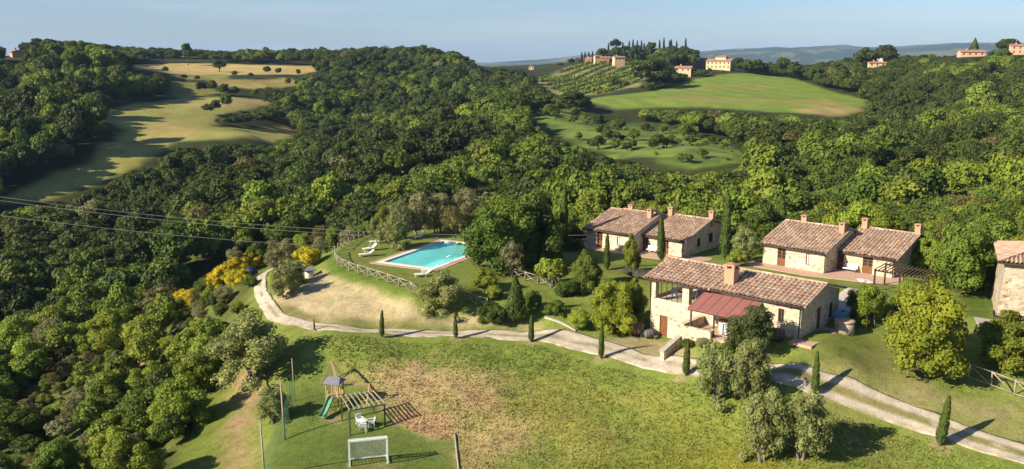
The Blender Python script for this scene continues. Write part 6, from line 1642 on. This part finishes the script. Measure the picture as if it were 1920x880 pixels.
def barrel(px, py, R, L, ang, lab, upright=False, mat='barrel'):
    x, y, z = hit(px, py) if px else (*frame(*MAIN_O, YM, *py), 0)
    z = hz(x, y)
    t = empty('wooden_barrel', (x, y, z), ang, lab, 'barrel', 'old wine barrels')
    pr = [(R * .78, -L / 2), (R * .93, -L / 4), (R, 0), (R * .93, L / 4), (R * .78, L / 2)]
    b = MB()
    if upright: b.lathe([(r, zz + L / 2) for r, zz in pr], n=20)
    else: b.lathe(pr, (0, 0, R), 20, 0, 'x')
    b.build('staves', M[mat], t)
    b = MB()
    for f in (-.42, -.2, .2, .42):
        rr = R * (1 - .8 * f * f) + .012
        if upright: b.lathe([(rr, L / 2 + f * L - .03), (rr, L / 2 + f * L + .03)], n=20)
        else: b.lathe([(rr, f * L - .03), (rr, f * L + .03)], (0, 0, R), 20, 0, 'x')
    b.build('hoop', M['iron'], t)
M['barrel'] = plain('old_barrel_wood', (.22, .15, .10), (.12, .08, .055), 5, .85)
M['barrelgrey'] = plain('grey_barrel_wood', (.16, .15, .13), (.09, .085, .075), 5, .85)
M['barrelpale'] = plain('pale_barrel_wood', (.34, .28, .22), (.22, .18, .14), 5, .85)
barrel(1193, 628, .68, 1.35, -.5, 'large brown barrel lying by the basement wall')
barrel(1218, 634, .46, .95, .3, 'grey barrel lying left of the basement door', mat='barrelgrey')
barrel(1205, 631, .30, .62, 0, 'small upright grey tub between the two barrels', True, 'barrelgrey')
barrel(None, (13.6, -.95), .55, 1.2, YM + .5, 'pale barrel lying at the foot of the farmhouse window')
x, y, z = hit(1230, 636)
b = MB(); b.lathe([(.16, 0), (.22, .3), (.24, .32), (.20, .33)], n=14); tag(b.build('plant_pot', M['barrelgrey'], None, loc=(x, y, z)), 'small dark pot beside the basement door', 'pot')
def at_house(O, yaw, zb, u, n, zz=0.0):
    p = frame(O[0], O[1], yaw, u, n); return (p[0], p[1], zb + zz)
def bench(p, yaw, lab):
    t = empty('garden_bench', p, yaw, lab, 'bench', 'white benches at the cottages')
    b = MB(); b.box(-.75, .75, -.25, .25, .38, .46); b.build('seat', M['white'], t)
    b = MB(); b.add([(-.75, .22, .46), (.75, .22, .46), (.75, .32, .86), (-.75, .32, .86), (-.75, .28, .46), (.75, .28, .46), (.75, .38, .86), (-.75, .38, .86)], [(0, 1, 2, 3), (7, 6, 5, 4), (0, 4, 5, 1), (1, 5, 6, 2), (2, 6, 7, 3), (3, 7, 4, 0)]); b.build('backrest', M['white'], t)
    for s in (-.68, .68):
        b = MB(); b.bar((s, -.2, 0), (s, -.2, .62), .05); b.bar((s, .22, 0), (s, .22, .4), .05); b.bar((s, -.22, .62), (s, .3, .62), .05); b.build('side_frame', M['iron'], t)
bench(at_house(C2A_O, Y2, z2, (U(1586, SB2) + U(1608, SB2)) / 2 + .1, SB2 - .55, .06), Y2, 'white bench against the right cottage between two doors')
bench(at_house(C1A_O, Y1, z1, (V1(1217, SB1) + V1(1234, SB1)) / 2 + .1, SB1 - .5, .06), Y1, 'white bench against the left cottage between two doors')
for k, lab in ((0, 'left white sun mat on the paving before the right cottage'), (1, 'right white sun mat on the paving before the right cottage')):
    p = at_z(1617 + k * 11, 527 + k * 2, z2 + .06)
    b = MB(); b.box(-.3, .3, -.6, .6, .0, .06); b.box(-.25, .25, .35, .58, .06, .12); tag(b.build('sun_mat', M['white_wall'], None, loc=(p[0], p[1], z2 + .062), rz=Y2 + .9), lab, 'mat', 'white mats on the paving')
# pergola at the right cottage gable
p0, p1_, p2_, p3_ = [np.array(at_z(px, py, z2 + 2.2)) for px, py in ((1641, 507), (1737, 523), (1722, 505), (1668, 499))]
zt = z2 + 2.2
PC = empty('dark_pergola', (p0[0], p0[1], z2), 0, 'dark wooden pergola with closely set slats beside the right cottage', 'pergola')
oo = np.array([p0[0], p0[1], z2]); Q = [Vector(p - oo) for p in (p0, p1_, p2_, p3_)]
Q[2] = Q[1] + Vector((2.2, 2.6, 0)); Q[3] = Q[0] + Vector((2.2, 2.6, 0))
for c in Q + [Q[0].lerp(Q[1], .5)]:
    zg = hz(oo[0] + c.x, oo[1] + c.y) - oo[2]
    b = MB(); b.bar((c.x, c.y, zg - .2), (c.x, c.y, 2.2), .14); b.build('post', M['rust'], PC)
for a, c in ((0, 1), (3, 2)):
    b = MB(); b.bar(Q[a], Q[c], .12, .16); b.build('beam', M['rust'], PC)
M['slatbrown'] = plain('brown_slat_wood', (.19, .13, .09), (.11, .075, .05), 5, .8)
for i in range(14):
    a = Q[0].lerp(Q[1], i / 13); c = Q[3].lerp(Q[2], i / 13); d_ = (c - a) * .12
    b = MB(); b.bar(a - d_ + Vector((0, 0, .13)), c + d_ + Vector((0, 0, .13)), .07, .09); b.build('slat', M['slatbrown'], PC)
b = MB(); lo_ = [Vector((c.x, c.y, 0)) for c in Q]
b.bar(lo_[0] + Vector((0, 0, .8)), lo_[1] + Vector((0, 0, .8)), .06, .08); b.build('railing', M['rust'], PC)
# outdoor kitchen under the awning
def main_at(u, n, zz): return at_house(MAIN_O, YM, zm, u, n, zz)
k = empty('kitchen_counter', main_at(9.6, -.62, tz), YM, 'stone outdoor kitchen counter under the red awning', 'counter')
for xx in (-1.6, -.15, 1.3):
    b = MB(); b.box(xx, xx + .3, -.35, .35, 0, .85); b.build('plinth', M['stone'], k)
b = MB(); b.box(-1.7, 1.7, -.4, .4, .851, .95); b.build('counter_top', M['terracotta'], k)
k = empty('white_fridge', main_at(9.0, -1.6, tz), YM, 'small white appliance standing under the red awning', 'appliance')
b = MB(); b.box(-.35, .35, -.3, .3, .05, .95); b.build('body', M['white'], k); b = MB(); b.box(-.32, .32, -.33, -.302, .12, .9); d_ = b.build('door', M['white'], k); b = MB(); b.bar((.25, -.36, .5), (.25, -.36, .8), .03); b.build('handle', M['iron'], d_)
k = empty('barbecue', main_at(11.2, -.75, tz), YM, 'masonry barbecue with open hearth at the right end of the awning', 'barbecue')
b = MB(); b.box(-.7, -.5, -.45, .45, 0, 1.5); b.box(.5, .7, -.45, .45, 0, 1.5); b.box(-.5, .5, .25, .45, 0, 1.5); b.box(-.5, .5, -.45, .25, .7, .8); b.box(-.7, .7, -.45, .45, 1.502, 1.65); b.build('hearth', M['stone'], k)
b = MB(); b.box(-.5, .5, -.42, .22, .95, .98); b.build('grill', M['iron'], k)
k = empty('kitchen_railing', main_at(6.9, -3.2, tz), YM, 'low dark railing on the terrace edge below the awning', 'railing')
b = MB(); b.bar((1.7, 0, .75), (4.0, 0, .75), .06); b.bar((1.7, 0, .4), (4.0, 0, .4), .05); b.build('rail', M['pale_wood'], k)
for xx in (1.75, 2.9, 3.95):
    b = MB(); b.bar((xx, 0, 0), (xx, 0, .75), .07); b.build('post', M['pale_wood'], k)
chair(*main_at(10.5, -2.5, tz), YM + 2.0, 'white plastic chair under the right end of the awning', 'white', 'white chairs at the farmhouse')
# loggia furniture
lt = table(*main_at(2.2, 2.4, FLZ), 'bluish round table inside the open loggia', 'grey_paint', .6, 'loggia_table')
for du, dn, lab in ((-.9, .3, 'white chair left of the loggia table'), (.8, .6, 'white chair right of the loggia table'), (.1, 1.0, 'white chair behind the loggia table')):
    chair(*main_at(2.2 + du, 2.4 + dn, FLZ), YM + math.atan2(dn, du) - math.pi / 2, lab, 'white', 'white chairs at the farmhouse')
# table and chair before the old house
x, y, z = hit(1899, 606)
t = empty('iron_table', (x, y, z + .06), YR, 'dark metal garden table on the terrace of the old stone house', 'table')
b = MB(); b.box(-.8, .8, -.4, .4, .70, .74); b.build('table_top', M['iron'], t)
for sx in (-.7, .7):
    for sy in (-.32, .32):
        b = MB(); b.bar((sx, sy, 0), (sx, sy, .70), .05); b.build('leg', M['iron'], t)
chair(x - 1.25, y + .3, z + .06, YR + 1.2, 'dark chair left of the metal table at the old house', 'iron', 'dark garden chairs')
# stone edging by the round shrub
e0, e1 = np.array(hit(1022, 596)), np.array(hit(1080, 621))
n = 10; b = MB(); ep = [e0 + (e1 - e0) * i / n for i in range(n + 1)]
for a, c in zip(ep, ep[1:]): b.bar((a[0] - e0[0], a[1] - e0[1], hz(a[0], a[1]) - e0[2] + .05), (c[0] - e0[0], c[1] - e0[1], hz(c[0], c[1]) - e0[2] + .05), .2, .2)
tag(link('stone_edging', b.mesh('stone_edging', M['concrete']), None, tuple(e0)), 'pale stone kerb sloping down beside the round yellow green shrub', 'edging')
# stakes of the young tree
x, y, z = hit(1630, 612)
for s in (-1, 1):
    b = MB(); b.tube([(s * .45, -.2, -.2), (s * .12, -.05, 2.2)], .04, 6); tag(b.build('tree_stake', M['pale_wood'], None, loc=(x, y, z)), ('left' if s < 0 else 'right') + ' pale stake propping the young tree on the lawn', 'stake')

# ------------------------------------------------------------------ overhead cables
def cable(a, b_, sag, lab):
    a = Vector(a); b_ = Vector(b_); pts = []
    for i in range(41):
        f = i / 40; p = a.lerp(b_, f); p.z -= sag * 4 * f * (1 - f); pts.append(p)
    m = MB(); m.tube([p - a for p in pts], .022, 5)
    tag(link('power_cable', m.mesh('power_cable', M['cable']), None, tuple(a)), lab, 'cable', 'overhead cables across the valley')
M['cable'] = plain('grey_cable', (.42, .40, .36), None, 2, .5)
for (pa, Ya), (pb, Yb), lab in [(((-120, 352), 100), ((1760, 385), 132), 'uppermost overhead cable crossing from the left edge'), (((-120, 359), 99), ((1760, 392), 131), 'second overhead cable just under the uppermost one'), (((-120, 388), 98), ((1760, 408), 130), 'lowest overhead cable crossing from the left edge')]:
    cable(at_y(*pa, Ya), at_y(*pb, Yb), 5.2, lab)
# ------------------------------------------------------------------ long grass of the meadow (uncountable)
MEADOW = HP([(560, 640), (700, 634), (1000, 645), (1240, 705), (1330, 708), (1500, 722), (1700, 805), (1920, 885)]) + [(45, 44), (-4, 44)] + HP([(858, 880), (850, 832), (740, 802), (705, 735), (640, 690)])
BANK = HP([(515, 560), (560, 520), (610, 505), (640, 520), (720, 552), (800, 585), (870, 596), (960, 600), (1000, 618), (850, 618), (700, 612), (560, 598), (525, 580)])
grng = np.random.default_rng(8)
def grass_field(n, x0, x1, y0, y1):
    x = grng.uniform(x0, x1, n); y = grng.uniform(y0, y1, n)
    dd = np.hypot(x, y); ok = (grng.random(n) < np.clip((75 / dd) ** 2, .1, 1))
    ok &= (poly_sd(ESTATE, x, y) < 0) & (poly_sd(MEADOW, x, y) < 0)
    dr = np.full(n, 1e9)
    for p in ROADC[::2]: dr = np.minimum(dr, (x - p[0]) ** 2 + (y - p[1]) ** 2)
    ok &= dr > 2.0 ** 2
    for poly in (PLAT, MAINPOLY, C1POLY, C2POLY, FIELDPOLY, YARDPOLY): ok &= poly_sd(poly, x, y) > .3
    return x[ok], y[ok]
MAINPOLY = rectpoly(MAIN_O, YM, -.5, 17, -3.6, 9); C1POLY = rectpoly(C1A_O, Y1, -4, 17, -2.4, 15); C2POLY = rectpoly(C2A_O, Y2, -2, 16, -3, 16)
FIELDPOLY = HP([(520, 690), (610, 668), (640, 690), (700, 735), (728, 790), (800, 826), (852, 828), (862, 900), (500, 900)])
YARDPOLY = HP([(1563, 560), (1590, 540), (1640, 545), (1668, 556), (1640, 580), (1590, 590)])
gx2, gy2 = grass_field(150000, -45, 62, 52, 105)
gz2 = hfun(gx2, gy2); gc2 = cover(gx2, gy2)
n = len(gx2)
lum = gc2.sum(1)
gh = grng.uniform(.03, .13, n) * (0.55 + .9 * fbm(gx2 / 4, gy2 / 4, 41, 3))
V_, F_, C_ = [], [], []
for k in range(3):
    a = grng.uniform(0, 6.283, n); w = grng.uniform(.05, .12, n); lean = grng.normal(0, .12, (n, 2))
    bx, by = gx2 + grng.normal(0, .09, n), gy2 + grng.normal(0, .09, n)
    p0 = np.stack([bx - np.cos(a) * w, by - np.sin(a) * w, gz2 - .03], 1); p1 = np.stack([bx + np.cos(a) * w, by + np.sin(a) * w, gz2 - .03], 1)
    p2 = np.stack([bx + lean[:, 0], by + lean[:, 1], gz2 + gh], 1)
    V_.append(np.stack([p0, p1, p2], 1).reshape(-1, 3)); C_.append(np.repeat(gc2 * grng.uniform(.95, 1.32, (n, 1)), 3, 0))
V_ = np.concatenate(V_); C_ = np.concatenate(C_)
m, nt, p, o = new_mat('grass_blades')
a = N(nt, 'ShaderNodeAttribute', attribute_name='tint'); nt.links.new(a.outputs['Color'], p.inputs['Base Color']); p.inputs['Roughness'].default_value = .7; p.inputs['Specular IOR Level'].default_value = .2
tl_ = N(nt, 'ShaderNodeBsdfTranslucent'); nt.links.new(a.outputs['Color'], tl_.inputs['Color']); mx = N(nt, 'ShaderNodeMixShader'); mx.inputs[0].default_value = .3
nt.links.new(p.outputs[0], mx.inputs[1]); nt.links.new(tl_.outputs[0], mx.inputs[2]); nt.links.new(mx.outputs[0], o.inputs['Surface'])
gme = np_mesh('meadow_grass', V_, np.arange(len(V_)).reshape(-1, 3), [m], False, None, C_)
tag(link('meadow_grass', gme), 'uneven long green and straw coloured grass on the meadow', 'grass', None, 'stuff')

# ------------------------------------------------------------------ air
b = MB(); b.box(-15500, 15500, -300, 15000, -190, 260)
m = bpy.data.materials.new('haze'); m.use_nodes = True; nt = m.node_tree; nt.nodes.clear()
out = nt.nodes.new('ShaderNodeOutputMaterial'); pv = nt.nodes.new('ShaderNodeVolumePrincipled')
pv.inputs['Color'].default_value = (.42, .65, 1.0, 1); pv.inputs['Density'].default_value = HAZE_DENSITY; pv.inputs['Anisotropy'].default_value = 0.0
nt.links.new(pv.outputs[0], out.inputs['Volume'])
tag(b.build('haze', m), 'thin blue summer haze in the valley air', 'haze', None, 'stuff')
